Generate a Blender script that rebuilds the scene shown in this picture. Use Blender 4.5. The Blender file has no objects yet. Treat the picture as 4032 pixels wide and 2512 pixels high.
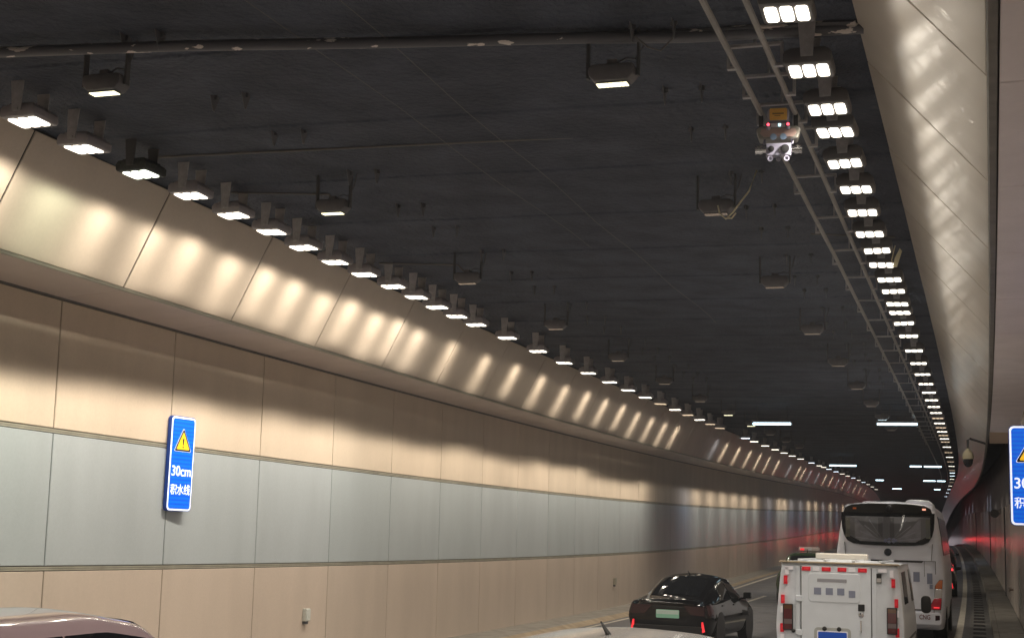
import bpy, bmesh, math, random
import numpy as np
from mathutils import Matrix, Vector
random.seed(7)
C = bpy.context.scene.collection
SC = bpy.context.scene
rad = math.radians

# ------------------------------------------------------------------ camera, world, exposure
F_PX, CY, YAW, PITCH, ROLL, EYE = 5605.06, 1247.85, 0.328931, 0.13851, 0.024305, 2.05
cam = bpy.data.cameras.new('camera')
cam.sensor_width = 36.0
cam.lens = F_PX * 36.0 / 4032.0
cam.shift_y = -(1256.0 - CY) / 4032.0
cam.clip_start = 0.05
cam.clip_end = 2000
camo = bpy.data.objects.new('camera', cam)
C.objects.link(camo)
_r = Vector((math.cos(YAW), math.sin(YAW), 0))
_f = Vector((-math.sin(YAW), math.cos(YAW), 0))
_F = _f * math.cos(PITCH) + Vector((0, 0, math.sin(PITCH)))
_U = -_f * math.sin(PITCH) + Vector((0, 0, math.cos(PITCH)))
_R2 = _r * math.cos(ROLL) + _U * math.sin(ROLL)
_U2 = -_r * math.sin(ROLL) + _U * math.cos(ROLL)
_m = Matrix((_R2, _U2, -_F)).transposed().to_4x4()
_m.translation = Vector((0, 0, EYE))
camo.matrix_world = _m
SC.camera = camo

world = bpy.data.worlds.new('World')
SC.world = world
world.use_nodes = True
world.node_tree.nodes['Background'].inputs[0].default_value = (1.0, 0.84, 0.90, 1)
world.node_tree.nodes['Background'].inputs[1].default_value = 0.6
SC.view_settings.view_transform = 'Standard'
SC.view_settings.look = 'None'
SC.view_settings.exposure = 0.14
SC.view_settings.gamma = 1.0
SC.cycles.use_denoising = True
SC.cycles.max_bounces = 7
SC.cycles.diffuse_bounces = 4
SC.cycles.glossy_bounces = 4
SC.cycles.sample_clamp_indirect = 4.0
SC.cycles.use_light_tree = True

# lamp levels
LENS_E = 3.2
STRIPE_W = 500.0
LAMP_COL = (1.0, 0.905, 0.765)

# ------------------------------------------------------------------ road alignment
K0, K1, G0, G1, G2 = 0.0003009, -6e-07, -0.0303119, 0.0007168, -6.6e-06
_ss = np.arange(-110, 400.01, 0.5)
_i0 = 220
_th = np.cumsum(K0 + K1 * _ss) * 0.5
_th -= _th[_i0]
_X = np.cumsum(-np.sin(_th) * 0.5); _X -= _X[_i0]
_Y = np.cumsum(np.cos(_th) * 0.5); _Y -= _Y[_i0]
_Z = G0 * _ss + 0.5 * G1 * _ss ** 2 + G2 * _ss ** 3 / 6


def M(s, d, h):
    t = float(np.interp(s, _ss, _th))
    return Vector((float(np.interp(s, _ss, _X)) + d * math.cos(t), float(np.interp(s, _ss, _Y)) + d * math.sin(t), float(np.interp(s, _ss, _Z)) + h))


def FR(s, d, h, yaw=0.0, grade=True):
    """local frame on the road: X right, Y ahead, Z up"""
    t = float(np.interp(s, _ss, _th)) + yaw
    g = math.atan(G0 + G1 * s + 0.5 * G2 * s * s) if grade else 0
    return Matrix.Translation(M(s, d, h)) @ Matrix.Rotation(t, 4, 'Z') @ Matrix.Rotation(g, 4, 'X')


W = 11.683
SL, PAN = 13.0225, 2.8322
SR = 9.7626
S0, S1 = -90.0, 300.0
SOFF_L, EDGE_L, EDGE_LD = 5.158, 5.243, -W + 0.93
TOP_LD, TOP_L = -10.1, 6.55
TOP_RD, TOP_R = -1.01, 6.48
EDGE_RD, EDGE_R = 0.0227, 5.274
WALL_R = 0.77

# ------------------------------------------------------------------ materials
MATS = {}


def nodes_of(m):
    m.use_nodes = True
    nt = m.node_tree
    return nt, nt.nodes['Principled BSDF']


def mat(name, col, rough=0.5, metal=0.0, spec=0.5, emit=None, estr=0.0, coat=0.0, noise=0.0, nscale=8.0, bump=0.0, bscale=40.0, rnoise=0.0):
    if name in MATS:
        return MATS[name]
    m = bpy.data.materials.new(name)
    nt, b = nodes_of(m)
    b.inputs['Base Color'].default_value = (*col, 1)
    b.inputs['Roughness'].default_value = rough
    b.inputs['Metallic'].default_value = metal
    b.inputs['Specular IOR Level'].default_value = spec
    if coat:
        b.inputs['Coat Weight'].default_value = coat
        b.inputs['Coat Roughness'].default_value = 0.06
    if emit:
        b.inputs['Emission Color'].default_value = (*emit, 1)
        b.inputs['Emission Strength'].default_value = estr
    L = nt.links.new
    if noise or bump or rnoise:
        tc = nt.nodes.new('ShaderNodeTexCoord')
    if noise or rnoise:
        n = nt.nodes.new('ShaderNodeTexNoise')
        n.inputs['Scale'].default_value = nscale
        n.inputs['Detail'].default_value = 6
        L(tc.outputs['Object'], n.inputs['Vector'])
    if noise:
        mr = nt.nodes.new('ShaderNodeMapRange')
        mr.inputs[1].default_value = 0.3
        mr.inputs[2].default_value = 0.7
        mr.inputs[3].default_value = 1 - noise
        mr.inputs[4].default_value = 1 + noise
        L(n.outputs[0], mr.inputs[0])
        mx = nt.nodes.new('ShaderNodeMix')
        mx.data_type = 'RGBA'
        mx.blend_type = 'MULTIPLY'
        mx.inputs[0].default_value = 1
        mx.inputs[6].default_value = (*col, 1)
        cb = nt.nodes.new('ShaderNodeCombineColor')
        for i in range(3):
            L(mr.outputs[0], cb.inputs[i])
        L(cb.outputs[0], mx.inputs[7])
        L(mx.outputs[2], b.inputs['Base Color'])
    if rnoise:
        mr = nt.nodes.new('ShaderNodeMapRange')
        mr.inputs[1].default_value = 0.3
        mr.inputs[2].default_value = 0.7
        mr.inputs[3].default_value = max(0.02, rough - rnoise)
        mr.inputs[4].default_value = min(1, rough + rnoise)
        L(n.outputs[0], mr.inputs[0])
        L(mr.outputs[0], b.inputs['Roughness'])
    if bump:
        n2 = nt.nodes.new('ShaderNodeTexNoise')
        n2.inputs['Scale'].default_value = bscale
        n2.inputs['Detail'].default_value = 5
        L(tc.outputs['Object'], n2.inputs['Vector'])
        bp = nt.nodes.new('ShaderNodeBump')
        bp.inputs['Strength'].default_value = bump
        bp.inputs['Distance'].default_value = 0.02
        L(n2.outputs[0], bp.inputs['Height'])
        L(bp.outputs[0], b.inputs['Normal'])
    MATS[name] = m
    return m


def panel_mat(name, c1, c2, rough=0.3, spec=0.5, streak=0.055, bumpy=0.012):
    """enamelled wall panel: every panel its own shade, soft vertical streaks and dust"""
    m = bpy.data.materials.new(name)
    nt, b = nodes_of(m)
    L = nt.links.new
    g = nt.nodes.new('ShaderNodeNewGeometry')
    mx = nt.nodes.new('ShaderNodeMix'); mx.data_type = 'RGBA'
    mx.inputs[6].default_value = (*c1, 1); mx.inputs[7].default_value = (*c2, 1)
    L(g.outputs['Random Per Island'], mx.inputs[0])
    tc = nt.nodes.new('ShaderNodeTexCoord')
    mp = nt.nodes.new('ShaderNodeMapping')
    mp.inputs['Scale'].default_value = (1.0, 1.0, 0.3)
    L(tc.outputs['Object'], mp.inputs[0])
    n = nt.nodes.new('ShaderNodeTexNoise'); n.inputs['Scale'].default_value = 1.5; n.inputs['Detail'].default_value = 3; n.inputs['Roughness'].default_value = 0.5
    L(mp.outputs[0], n.inputs['Vector'])
    mr = nt.nodes.new('ShaderNodeMapRange')
    mr.inputs[1].default_value = 0.3; mr.inputs[2].default_value = 0.72; mr.inputs[3].default_value = 1 + streak; mr.inputs[4].default_value = 1 - streak
    L(n.outputs[0], mr.inputs[0])
    n3 = nt.nodes.new('ShaderNodeTexNoise'); n3.inputs['Scale'].default_value = 26; n3.inputs['Detail'].default_value = 3
    L(tc.outputs['Object'], n3.inputs['Vector'])
    mr3 = nt.nodes.new('ShaderNodeMapRange'); mr3.inputs[1].default_value = 0.3; mr3.inputs[2].default_value = 0.7; mr3.inputs[3].default_value = 0.975; mr3.inputs[4].default_value = 1.025
    L(n3.outputs[0], mr3.inputs[0])
    mu = nt.nodes.new('ShaderNodeMath'); mu.operation = 'MULTIPLY'
    L(mr.outputs[0], mu.inputs[0]); L(mr3.outputs[0], mu.inputs[1])
    vm = nt.nodes.new('ShaderNodeVectorMath'); vm.operation = 'SCALE'
    L(mx.outputs[2], vm.inputs[0]); L(mu.outputs[0], vm.inputs['Scale'])
    L(vm.outputs[0], b.inputs['Base Color'])
    mr2 = nt.nodes.new('ShaderNodeMapRange')
    mr2.inputs[1].default_value = 0.3; mr2.inputs[2].default_value = 0.7; mr2.inputs[3].default_value = rough - 0.02; mr2.inputs[4].default_value = rough + 0.03
    L(n.outputs[0], mr2.inputs[0])
    L(mr2.outputs[0], b.inputs['Roughness'])
    b.inputs['Specular IOR Level'].default_value = spec
    nb = nt.nodes.new('ShaderNodeTexNoise'); nb.inputs['Scale'].default_value = 1.3; nb.inputs['Detail'].default_value = 2
    L(tc.outputs['Object'], nb.inputs['Vector'])
    bp = nt.nodes.new('ShaderNodeBump'); bp.inputs["Strength"].default_value = bumpy; bp.inputs['Distance'].default_value = 0.03
    L(nb.outputs[0], bp.inputs['Height']); L(bp.outputs[0], b.inputs['Normal'])
    MATS[name] = m
    return m


M_PINK = panel_mat('enamel panel beige pink', (0.60, 0.495, 0.39), (0.575, 0.48, 0.38), 0.55, spec=0.3)
M_PINK2 = panel_mat('enamel panel lower pink', (0.55, 0.455, 0.38), (0.52, 0.435, 0.365), 0.30)
M_GREY = panel_mat('enamel panel pale grey', (0.41, 0.445, 0.465), (0.385, 0.425, 0.44), 0.30)
M_COVE = panel_mat('enamel cove panel', (0.62, 0.52, 0.42), (0.58, 0.49, 0.40), 0.36, spec=0.45)
M_COVER = panel_mat('enamel cove panel right', (0.56, 0.50, 0.43), (0.53, 0.48, 0.425), 0.36, bumpy=0.02)
for n_ in list(M_COVER.node_tree.nodes):
    if n_.type == 'BSDF_PRINCIPLED':
        n_.inputs['Coat Weight'].default_value = 0.055
        n_.inputs['Coat Roughness'].default_value = 0.08
        nt_ = M_COVER.node_tree
        tc_ = nt_.nodes.new('ShaderNodeTexCoord'); nz_ = nt_.nodes.new('ShaderNodeTexNoise'); nz_.inputs['Scale'].default_value = 4.5; nz_.inputs['Detail'].default_value = 3
        nt_.links.new(tc_.outputs['Object'], nz_.inputs['Vector'])
        bp_ = nt_.nodes.new('ShaderNodeBump'); bp_.inputs['Strength'].default_value = 0.5; bp_.inputs['Distance'].default_value = 0.02
        nt_.links.new(nz_.outputs[0], bp_.inputs['Height']); nt_.links.new(bp_.outputs[0], n_.inputs['Coat Normal'])
M_SOFF = panel_mat('soffit panel', (0.58, 0.48, 0.43), (0.54, 0.46, 0.42), 0.45)
M_SOFFR = panel_mat('soffit panel right', (0.84, 0.77, 0.80), (0.80, 0.74, 0.78), 0.45)
M_JOINT = mat('joint backing', (0.05, 0.045, 0.04), 0.7)
M_TRIM = mat('aluminium joint trim', (0.38, 0.36, 0.29), 0.5, 0.3, noise=0.15, nscale=3)
M_TRIMD = mat('dark edge trim', (0.16, 0.15, 0.14), 0.55, 0.2, noise=0.2, nscale=4)
M_DARK = mat('near black void fill', (0.012, 0.012, 0.015), 0.8)
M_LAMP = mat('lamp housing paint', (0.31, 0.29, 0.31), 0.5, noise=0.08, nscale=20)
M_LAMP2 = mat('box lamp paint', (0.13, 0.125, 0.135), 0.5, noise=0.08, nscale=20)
M_LAMP3 = mat('lamp housing with shade in colour', (0.11, 0.105, 0.11), 0.5, noise=0.08, nscale=20)  # darker copy of the housing paint, shade of the right row put into the colour
M_LAMPD = mat('old lamp housing', (0.035, 0.04, 0.04), 0.7, noise=0.4, nscale=40)
M_BRK = mat('galvanised bracket', (0.40, 0.39, 0.41), 0.5, 0.2, noise=0.15, nscale=15)
M_STRAP = mat('dark strap', (0.075, 0.075, 0.08), 0.6)
M_LENS = mat('lit led lens', (0.9, 0.9, 0.9), 0.3, emit=(1.0, 0.92, 0.76), estr=LENS_E)
M_LENSC = mat('lit cool lens', (0.9, 0.9, 0.9), 0.3, emit=(0.92, 1.0, 0.82), estr=LENS_E)
M_LENSB = mat('lit white blue lens', (0.9, 0.9, 0.9), 0.3, emit=(0.75, 0.88, 1.0), estr=LENS_E * 1.3)
M_LENSDIM = mat('dim led lens', (0.5, 0.45, 0.4), 0.3, emit=(1.0, 0.75, 0.5), estr=0.9)
M_LENSROW = mat('row led lens', (0.6, 0.6, 0.5), 0.3, emit=(1.0, 0.93, 0.6), estr=2.2)
M_LENSOFF = mat('off lens with faint glow', (0.25, 0.22, 0.2), 0.15, emit=(1.0, 0.75, 0.55), estr=0.12)  # lamp is off; weak emission stands in for a reddish glint
M_TUBE = mat('strip light tube', (0.9, 0.9, 0.9), 0.3, emit=(0.6, 0.88, 1.0), estr=6)
M_BLACK = mat('black plastic', (0.012, 0.012, 0.013), 0.45)
M_RUBBER = mat('tyre rubber', (0.02, 0.02, 0.02), 0.85)
M_RIM = mat('alloy rim', (0.35, 0.35, 0.36), 0.35, 0.8)
M_GLASS = mat('dark car glass', (0.006, 0.007, 0.009), 0.04, spec=0.6)
M_CHROME = mat('chrome', (0.7, 0.7, 0.72), 0.12, 1.0)


# ------------------------------------------------------------------ object helpers
def tag(o, label=None, cat=None, group=None, kind=None):
    if label: o['label'] = label
    if cat: o['category'] = cat
    if group: o['group'] = group
    if kind: o['kind'] = kind
    return o


def thing(name, label, cat, mx=None, group=None):
    o = bpy.data.objects.new(name, None)
    o.empty_display_size = 0.2
    C.objects.link(o)
    if mx is not None:
        o.matrix_world = mx
    return tag(o, label, cat, group)


class MB:
    def __init__(s):
        s.v, s.f, s.mi = [], [], []
        s.cur = 0

    def add(s, vs, fs, mx=None):
        o = len(s.v)
        for p in vs:
            p = Vector(p)
            s.v.append(mx @ p if mx is not None else p)
        for f in fs:
            s.f.append([o + i for i in f])
            s.mi.append(s.cur)
        return s

    def box(s, x0, x1, y0, y1, z0, z1, mx=None):
        vs = [(x0, y0, z0), (x1, y0, z0), (x1, y1, z0), (x0, y1, z0), (x0, y0, z1), (x1, y0, z1), (x1, y1, z1), (x0, y1, z1)]
        return s.add(vs, [(0, 3, 2, 1), (4, 5, 6, 7), (0, 1, 5, 4), (1, 2, 6, 5), (2, 3, 7, 6), (3, 0, 4, 7)], mx)

    def prism(s, poly, a0, a1, axis='y', mx=None):
        """poly in the two other axes (x,z for y; y,z for x; x,y for z)"""
        n = len(poly)
        def P(p, a):
            return {'y': (p[0], a, p[1]), 'x': (a, p[0], p[1]), 'z': (p[0], p[1], a)}[axis]
        vs = [P(p, a0) for p in poly] + [P(p, a1) for p in poly]
        fs = [tuple(range(n))[::-1], tuple(range(n, 2 * n))] + [(i, (i + 1) % n, n + (i + 1) % n, n + i) for i in range(n)]
        return s.add(vs, fs, mx)

    def tube(s, path, r, n=8, closed=False, r2=None):
        path = [Vector(p) for p in path]
        vs, fs = [], []
        for i, p in enumerate(path):
            a = path[max(i - 1, 0)]; b = path[min(i + 1, len(path) - 1)]
            t = (b - a).normalized()
            up = Vector((0, 0, 1)) if abs(t.z) < 0.9 else Vector((1, 0, 0))
            x = t.cross(up).normalized(); y = x.cross(t)
            rr = r if r2 is None else r + (r2 - r) * i / (len(path) - 1)
            for k in range(n):
                q = 2 * math.pi * k / n
                vs.append(p + x * math.cos(q) * rr + y * math.sin(q) * rr)
        for i in range(len(path) - 1):
            for k in range(n):
                fs.append((i * n + k, i * n + (k + 1) % n, (i + 1) * n + (k + 1) % n, (i + 1) * n + k))
        fs.append(tuple(range(n))[::-1])
        fs.append(tuple(range((len(path) - 1) * n, len(path) * n)))
        return s.add(vs, fs)

    def lathe(s, prof, n=16, mx=None):
        """prof: (r,z) list"""
        vs, fs = [], []
        for r, z in prof:
            for k in range(n):
                q = 2 * math.pi * k / n
                vs.append((r * math.cos(q), r * math.sin(q), z))
        for i in range(len(prof) - 1):
            for k in range(n):
                fs.append((i * n + k, i * n + (k + 1) % n, (i + 1) * n + (k + 1) % n, (i + 1) * n + k))
        fs.append(tuple(range(n))[::-1]); fs.append(tuple(range((len(prof) - 1) * n, len(prof) * n)))
        return s.add(vs, fs, mx)

    def grid(s, G, flip=False):
        """G[i][j] points"""
        a, b = len(G), len(G[0])
        vs = [p for r in G for p in r]
        fs = []
        for i in range(a - 1):
            for j in range(b - 1):
                q = (i * b + j, i * b + j + 1, (i + 1) * b + j + 1, (i + 1) * b + j)
                fs.append(q[::-1] if flip else q)
        return s.add(vs, fs)

    def mesh(s, name, mats, smooth=False, bevel=0.0, angle=40, recalc=True, weld=True):
        me = bpy.data.meshes.new(name)
        me.from_pydata([tuple(p) for p in s.v], [], s.f)
        if not isinstance(mats, (list, tuple)): mats = [mats]
        for m in mats: me.materials.append(m)
        for p, i in zip(me.polygons, s.mi): p.material_index = i
        if bevel or recalc or weld:
            bm = bmesh.new(); bm.from_mesh(me)
            if weld: bmesh.ops.remove_doubles(bm, verts=bm.verts, dist=0.0004)
            if recalc: bmesh.ops.recalc_face_normals(bm, faces=bm.faces)
            if bevel:
                es = [e for e in bm.edges if len(e.link_faces) == 2 and e.calc_face_angle(0) > 0.6]
                bmesh.ops.bevel(bm, geom=es, offset=bevel, segments=2, affect='EDGES', profile=0.5, clamp_overlap=True)
            bm.to_mesh(me); bm.free()
        if smooth:
            for p in me.polygons: p.use_smooth = True
            try:
                me.set_sharp_from_angle(angle=rad(angle))
            except Exception:
                pass
        return me

    def build(s, name, mats, parent=None, smooth=False, bevel=0.0, mx=None, **kw):
        o = bpy.data.objects.new(name, s.mesh(name, mats, smooth, bevel, **kw))
        C.objects.link(o)
        if parent is not None: o.parent = parent
        if mx is not None: o.matrix_world = mx
        return o


def copy_tree(o, parent=None):
    c = o.copy()
    C.objects.link(c)
    if parent is not None:
        c.parent = parent
        c.matrix_parent_inverse = o.matrix_parent_inverse
    for ch in list(o.children):
        copy_tree(ch, c)
    return c


ONES = ['', 'first', 'second', 'third', 'fourth', 'fifth', 'sixth', 'seventh', 'eighth', 'ninth', 'tenth', 'eleventh', 'twelfth', 'thirteenth', 'fourteenth', 'fifteenth', 'sixteenth', 'seventeenth', 'eighteenth', 'nineteenth']
TENS = ['', '', 'twenti', 'thirti', 'forti', 'fifti']


def ordw(n):
    if n < 20: return ONES[n]
    t, u = divmod(n, 10)
    if u == 0: return TENS[t] + 'eth'
    return TENS[t][:-1] + 'y-' + ONES[u]


def sweep(name, prof, ss, m, parent=None, closed=False, smooth=False):
    """profile of (d,h) or function s->profile, extruded along the road"""
    b = MB()
    G = []
    for s in ss:
        p = prof(s) if callable(prof) else prof
        if closed: p = list(p) + [p[0]]
        G.append([M(s, d, h) for d, h in p])
    b.grid(G)
    return b.build(name, m, parent, smooth=smooth)


def srange(a, b, st):
    n = max(1, int(round((b - a) / st)))
    return [a + (b - a) * i / n for i in range(n + 1)]


SS = srange(S0, S1, 2.0)


def bar(name, d0, d1, h0, h1, m, parent=None, a=S0, b=S1, st=2.0):
    return sweep(name, [(d0, h0), (d1, h0), (d1, h1), (d0, h1)], srange(a, b, st), m, parent, closed=True)


def band(name, p0, p1, seams, m, parent, t=0.02, gap=0.022, jit=0.0015, flip=1):
    """a course of separate panels along the road between profile points p0 and p1; front proud of the line by t"""
    b = MB()
    dx, dz = p1[0] - p0[0], p1[1] - p0[1]
    L = math.hypot(dx, dz)
    ux, uz = dx / L, dz / L
    nx, nz = -uz * flip, ux * flip
    for a, c in zip(seams[:-1], seams[1:]):
        a2, c2 = a + gap / 2, c - gap / 2
        e = 0.006
        j = [t + random.uniform(-jit, jit) for _ in range(4)]
        def P(s, k, off):
            return M(s, p0[0] + ux * k + nx * off, p0[1] + uz * k + nz * off)
        g = gap / 2
        back = [P(a2, g, 0), P(c2, g, 0), P(c2, L - g, 0), P(a2, L - g, 0)]
        rim = [P(a2, g, j[0] - e), P(c2, g, j[1] - e), P(c2, L - g, j[2] - e), P(a2, L - g, j[3] - e)]
        fr = [P(a2 + e, g + e, j[0]), P(c2 - e, g + e, j[1]), P(c2 - e, L - g - e, j[2]), P(a2 + e, L - g - e, j[3])]
        fs = [(8, 9, 10, 11)]
        for i in range(4):
            k = (i + 1) % 4
            fs += [(i, k, 4 + k, 4 + i), (4 + i, 4 + k, 8 + k, 8 + i)]
        b.add(back + rim + fr, fs)
    return b.build(name, m, parent)


seamsL = [SL + PAN * k for k in range(-36, 101)]
seamsR = [SR + PAN * k for k in range(-35, 102)]

# ------------------------------------------------------------------ road and ground
def cross(s):
    k = min(max((s - 45) / 30, 0), 1)
    k = k * k * (3 - 2 * k)
    return -0.24 * (1 - k)


M_ROAD = mat('asphalt', (0.105, 0.103, 0.11), 0.5, noise=0.25, nscale=1.2, bump=0.25, bscale=90, rnoise=0.1)
M_PAINT = mat('road paint', (0.62, 0.58, 0.50), 0.6, noise=0.18, nscale=5)
M_CONC = mat('kerb concrete', (0.27, 0.25, 0.22), 0.75, noise=0.2, nscale=3, bump=0.3, bscale=50)
M_CONCT = mat('kerb face tan', (0.36, 0.28, 0.19), 0.75, noise=0.2, nscale=3)
tag(sweep('road', lambda s: [(-13.5, cross(s) - 0.06), (-11.0, cross(s)), (-8.4, 0), (0.1, 0), (2.2, 0)], SS, M_ROAD), kind='structure')
o = sweep('lane_markings', [(-0.87, 0.005), (-0.69, 0.005)], SS, M_PAINT); tag(o, kind='structure')
b = MB()
for d in (-4.42, -8.05):
    s = -70.0
    while s < 190:
        G = [[M(x, d - 0.075 + q, (0.006 if d > -8.3 else 0.006)) for q in (0, 0.15)] for x in srange(s, s + 6, 2)]
        b.grid(G)
        s += 15
tag(b.build('lane_markings', M_PAINT), kind='structure')
tag(sweep('lane_markings', lambda s: [(-10.28, cross(s) * (10.28 - 8.4) / 2.6 + 0.007), (-10.12, cross(s) * (10.12 - 8.4) / 2.6 + 0.007)], SS, M_PAINT), kind='structure')
# left verge with low kerb
tag(sweep('kerb', lambda s: [(-W - 0.1, cross(s) * .55 + 0.05), (-10.86, cross(s) * .55 + 0.05), (-10.78, cross(s) * .6 + 0.04)], SS, M_CONC), kind='structure')
tag(sweep('kerb', lambda s: [(-10.78, cross(s) * .6 + 0.04), (-10.55, cross(s) * 0.83 - 0.0), (-10.5, cross(s) * .84 - 0.02)], SS, M_CONCT), kind='structure')
# right gutter, kerb and walkway
M_GUT = mat('gutter concrete', (0.16, 0.155, 0.15), 0.7, noise=0.2, nscale=2.5, bump=0.3, bscale=40)
tag(sweep('gutter', [(-0.52, 0.004), (0.05, 0.004)], SS, M_GUT), kind='structure')
M_GRT = mat('drain grate iron', (0.05, 0.05, 0.052), 0.6, 0.3, noise=0.3, nscale=6)
b = MB()
b.box(-0.17, 0.17, -0.41, 0.41, -0.05, 0.006)
for k in range(7):
    b.box(-0.15, 0.15, -0.36 + k * 0.11, -0.30 + k * 0.11, 0.004, 0.010)
GR = b.build('drain_grate', M_GRT)
for k in range(44):
    g_ = GR if k == 0 else GR.copy()
    if k: C.objects.link(g_)
    g_.matrix_world = FR(28 + k * 1.72, -0.27, 0.004)
    tag(g_, 'dark drain grate in the right gutter, %s from the bottom' % (ordw(k - 4) if k > 4 else 'just below the frame edge'), 'drain', 'drain grates along the right gutter')
b = MB()
rng = srange(S0, S1, 4.4)
for a, c in zip(rng[:-1], rng[1:]):
    j = random.uniform(-0.008, 0.008)
    for (d0, d1, h) in ((0.045, 0.17, 0.24), (0.18, 0.775, 0.235)):
        pts = []
        b.add([M(a + .012, d0, h + j), M(c - .012, d0, h + j), M(c - .012, d1, h + j), M(a + .012, d1, h + j), M(a + .012, d0, -0.05), M(c - .012, d0, -0.05), M(c - .012, d1, -0.05), M(a + .012, d1, -0.05)],
              [(0, 1, 2, 3), (0, 4, 5, 1), (1, 5, 6, 2), (3, 2, 6, 7), (0, 3, 7, 4)])
tag(b.build('pavement', mat('walkway slab', (0.25, 0.235, 0.21), 0.75, noise=0.22, nscale=2.2, bump=0.3, bscale=50)), kind='structure')
tag(sweep('pavement', [(0.06, 0.19), (0.8, 0.19)], SS, M_DARK), kind='structure')

# ------------------------------------------------------------------ ceiling (structure)
M_CEIL = mat('sprayed ceiling coating', (0.066, 0.076, 0.102), 0.85, spec=0.25, noise=0.25, nscale=1.5, bump=1.0, bscale=13)
cs = []
k = S0
while k < S1:
    cs += [(k, 0.0), (k + 1.12, 0.0), (k + 1.15, 0.018), (k + 2.27, 0.018)]
    k += 2.3
b = MB()
dd = [-13.5, TOP_LD + 0.02] + [TOP_LD + 0.02 + (TOP_RD - TOP_LD - 0.04) * i / 9 for i in range(1, 10)] + [3.2]
def ceil_h(d): return TOP_L + (TOP_R - TOP_L) * (d - TOP_LD) / (TOP_RD - TOP_LD)
b.grid([[M(s, d, ceil_h(d) + o2 + 0.006 * math.sin(1.7 * s + 2 * d)) for d in dd] for s, o2 in cs])
for n_ in M_CEIL.node_tree.nodes:
    if n_.type == 'BUMP': n_.inputs['Distance'].default_value = 0.07
tag(b.build('ceiling', M_CEIL), kind='structure')
bm_ = MB()  # unseen cap added to keep world light out of the rear opening
bm_.add([M(S0 + .2, -14, -1), M(S0 + .2, 4, -1), M(S0 + .2, 4, 8), M(S0 + .2, -14, 8)], [(0, 1, 2, 3)])
tag(bm_.build('added_back_cap', M_DARK), 'added dark cap shutting out world light behind the viewer', 'wall')

# ------------------------------------------------------------------ left wall
wl = thing('tunnel_wall', 'long left tunnel wall of beige and pale grey enamel panels curving away', 'wall', None)
HB, H4, H3 = -0.118, 1.622, 3.403
sweep('backing', [(-W - 0.012, -0.45), (-W - 0.012, SOFF_L + 0.3)], SS, M_JOINT, wl)
band('lower_panels', (-W - 0.01, HB), (-W - 0.01, H4 - 0.025), seamsL, M_PINK2, wl, flip=-1)
band('middle_panels', (-W - 0.01, H4 + 0.025), (-W - 0.01, H3 - 0.025), seamsL, M_GREY, wl, flip=-1)
band('upper_panels', (-W - 0.01, H3 + 0.025), (-W - 0.01, SOFF_L - 0.02), seamsL, M_PINK, wl, flip=-1)
for h in (H4, H3):
    bar('joint_trim', -W - 0.01, -W + 0.012, h - 0.024, h - 0.003, M_TRIM, wl)
    bar('joint_trim', -W - 0.01, -W + 0.014, h + 0.003, h + 0.024, M_TRIM, wl)
bar('base_shadow_gap', -W - 0.011, -W - 0.002, -0.42, HB - 0.01, M_DARK, wl)  # near-black strip stands in for shade in the gap under the panels
bar('top_trim', -W - 0.008, -W + 0.02, SOFF_L - 0.022, SOFF_L + 0.012, M_TRIMD, wl)
# cove above it
cv = thing('ceiling_cove', 'sloping beige panel cove with soffit above the left wall', 'cove', None)
sweep('backing', [(-W, SOFF_L + 0.03), (EDGE_LD - 0.02, EDGE_L + 0.03), (TOP_LD - 0.03, TOP_L + 0.05)], SS, M_JOINT, cv)
band('soffit_panels', (-W + 0.015, SOFF_L + 0.022), (EDGE_LD - 0.012, EDGE_L + 0.015), seamsL, M_SOFF, cv, t=0.02, gap=0.008, flip=-1)
band('sloping_panels', (EDGE_LD - 0.008, EDGE_L + 0.03), (TOP_LD - 0.016, TOP_L - 0.0), seamsL, M_COVE, cv, t=0.014, gap=0.028, flip=-1)
sweep('edge_trim', [(EDGE_LD - 0.03, EDGE_L - 0.006), (EDGE_LD + 0.012, EDGE_L - 0.006), (EDGE_LD + 0.024, EDGE_L + 0.024), (EDGE_LD - 0.01, EDGE_L + 0.04)], SS, M_TRIM, cv, closed=True)

# ------------------------------------------------------------------ right cove and wall
S_END = 40.0
cr = thing('ceiling_cove', 'sloping glossy beige panel cove along the right side, narrowing far off', 'cove', None)
sweep('backing', [(TOP_RD + 0.03, TOP_R + 0.05), (EDGE_RD + 0.035, EDGE_R + 0.03)], SS, M_JOINT, cr)
band('sloping_panels', (TOP_RD + 0.016, TOP_R), (EDGE_RD + 0.012, EDGE_R + 0.03), seamsR, M_COVER, cr, t=0.012, gap=0.045, jit=0.003, flip=-1)
sweep('edge_trim', [(EDGE_RD - 0.012, EDGE_R + 0.02), (EDGE_RD + 0.0, EDGE_R - 0.02), (EDGE_RD + 0.055, EDGE_R - 0.02), (EDGE_RD + 0.055, EDGE_R + 0.03)], SS, M_TRIMD, cr, closed=True)
band('soffit_panels', (EDGE_RD + 0.058, EDGE_R + 0.0), (WALL_R + 0.02, EDGE_R + 0.0), [x for x in seamsR if x < S_END + 1], M_SOFFR, cr, t=0.015, gap=0.02, flip=-1)
sweep('soffit_backing', [(EDGE_RD + 0.05, EDGE_R + 0.02), (WALL_R + 0.1, EDGE_R + 0.02)], srange(S0, S_END + .5, 2), M_JOINT, cr)
b = MB(); b.box(EDGE_RD + 0.06, WALL_R + 0.05, -0.05, 0.12, EDGE_R - 0.30, EDGE_R - 0.017); b.build('end_beam', mat('end beam beige', (0.42, 0.33, 0.25), 0.5), cr, mx=FR(S_END, 0, 0))
wr = thing('tunnel_wall', 'narrow right tunnel wall of beige panels beside the raised walkway', 'wall', None)
sweep('backing', [(WALL_R + 0.022, 0.0), (WALL_R + 0.022, 3.62)], SS, M_JOINT, wr)
hr = [x for x in seamsR]
seamsR3 = []
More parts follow.
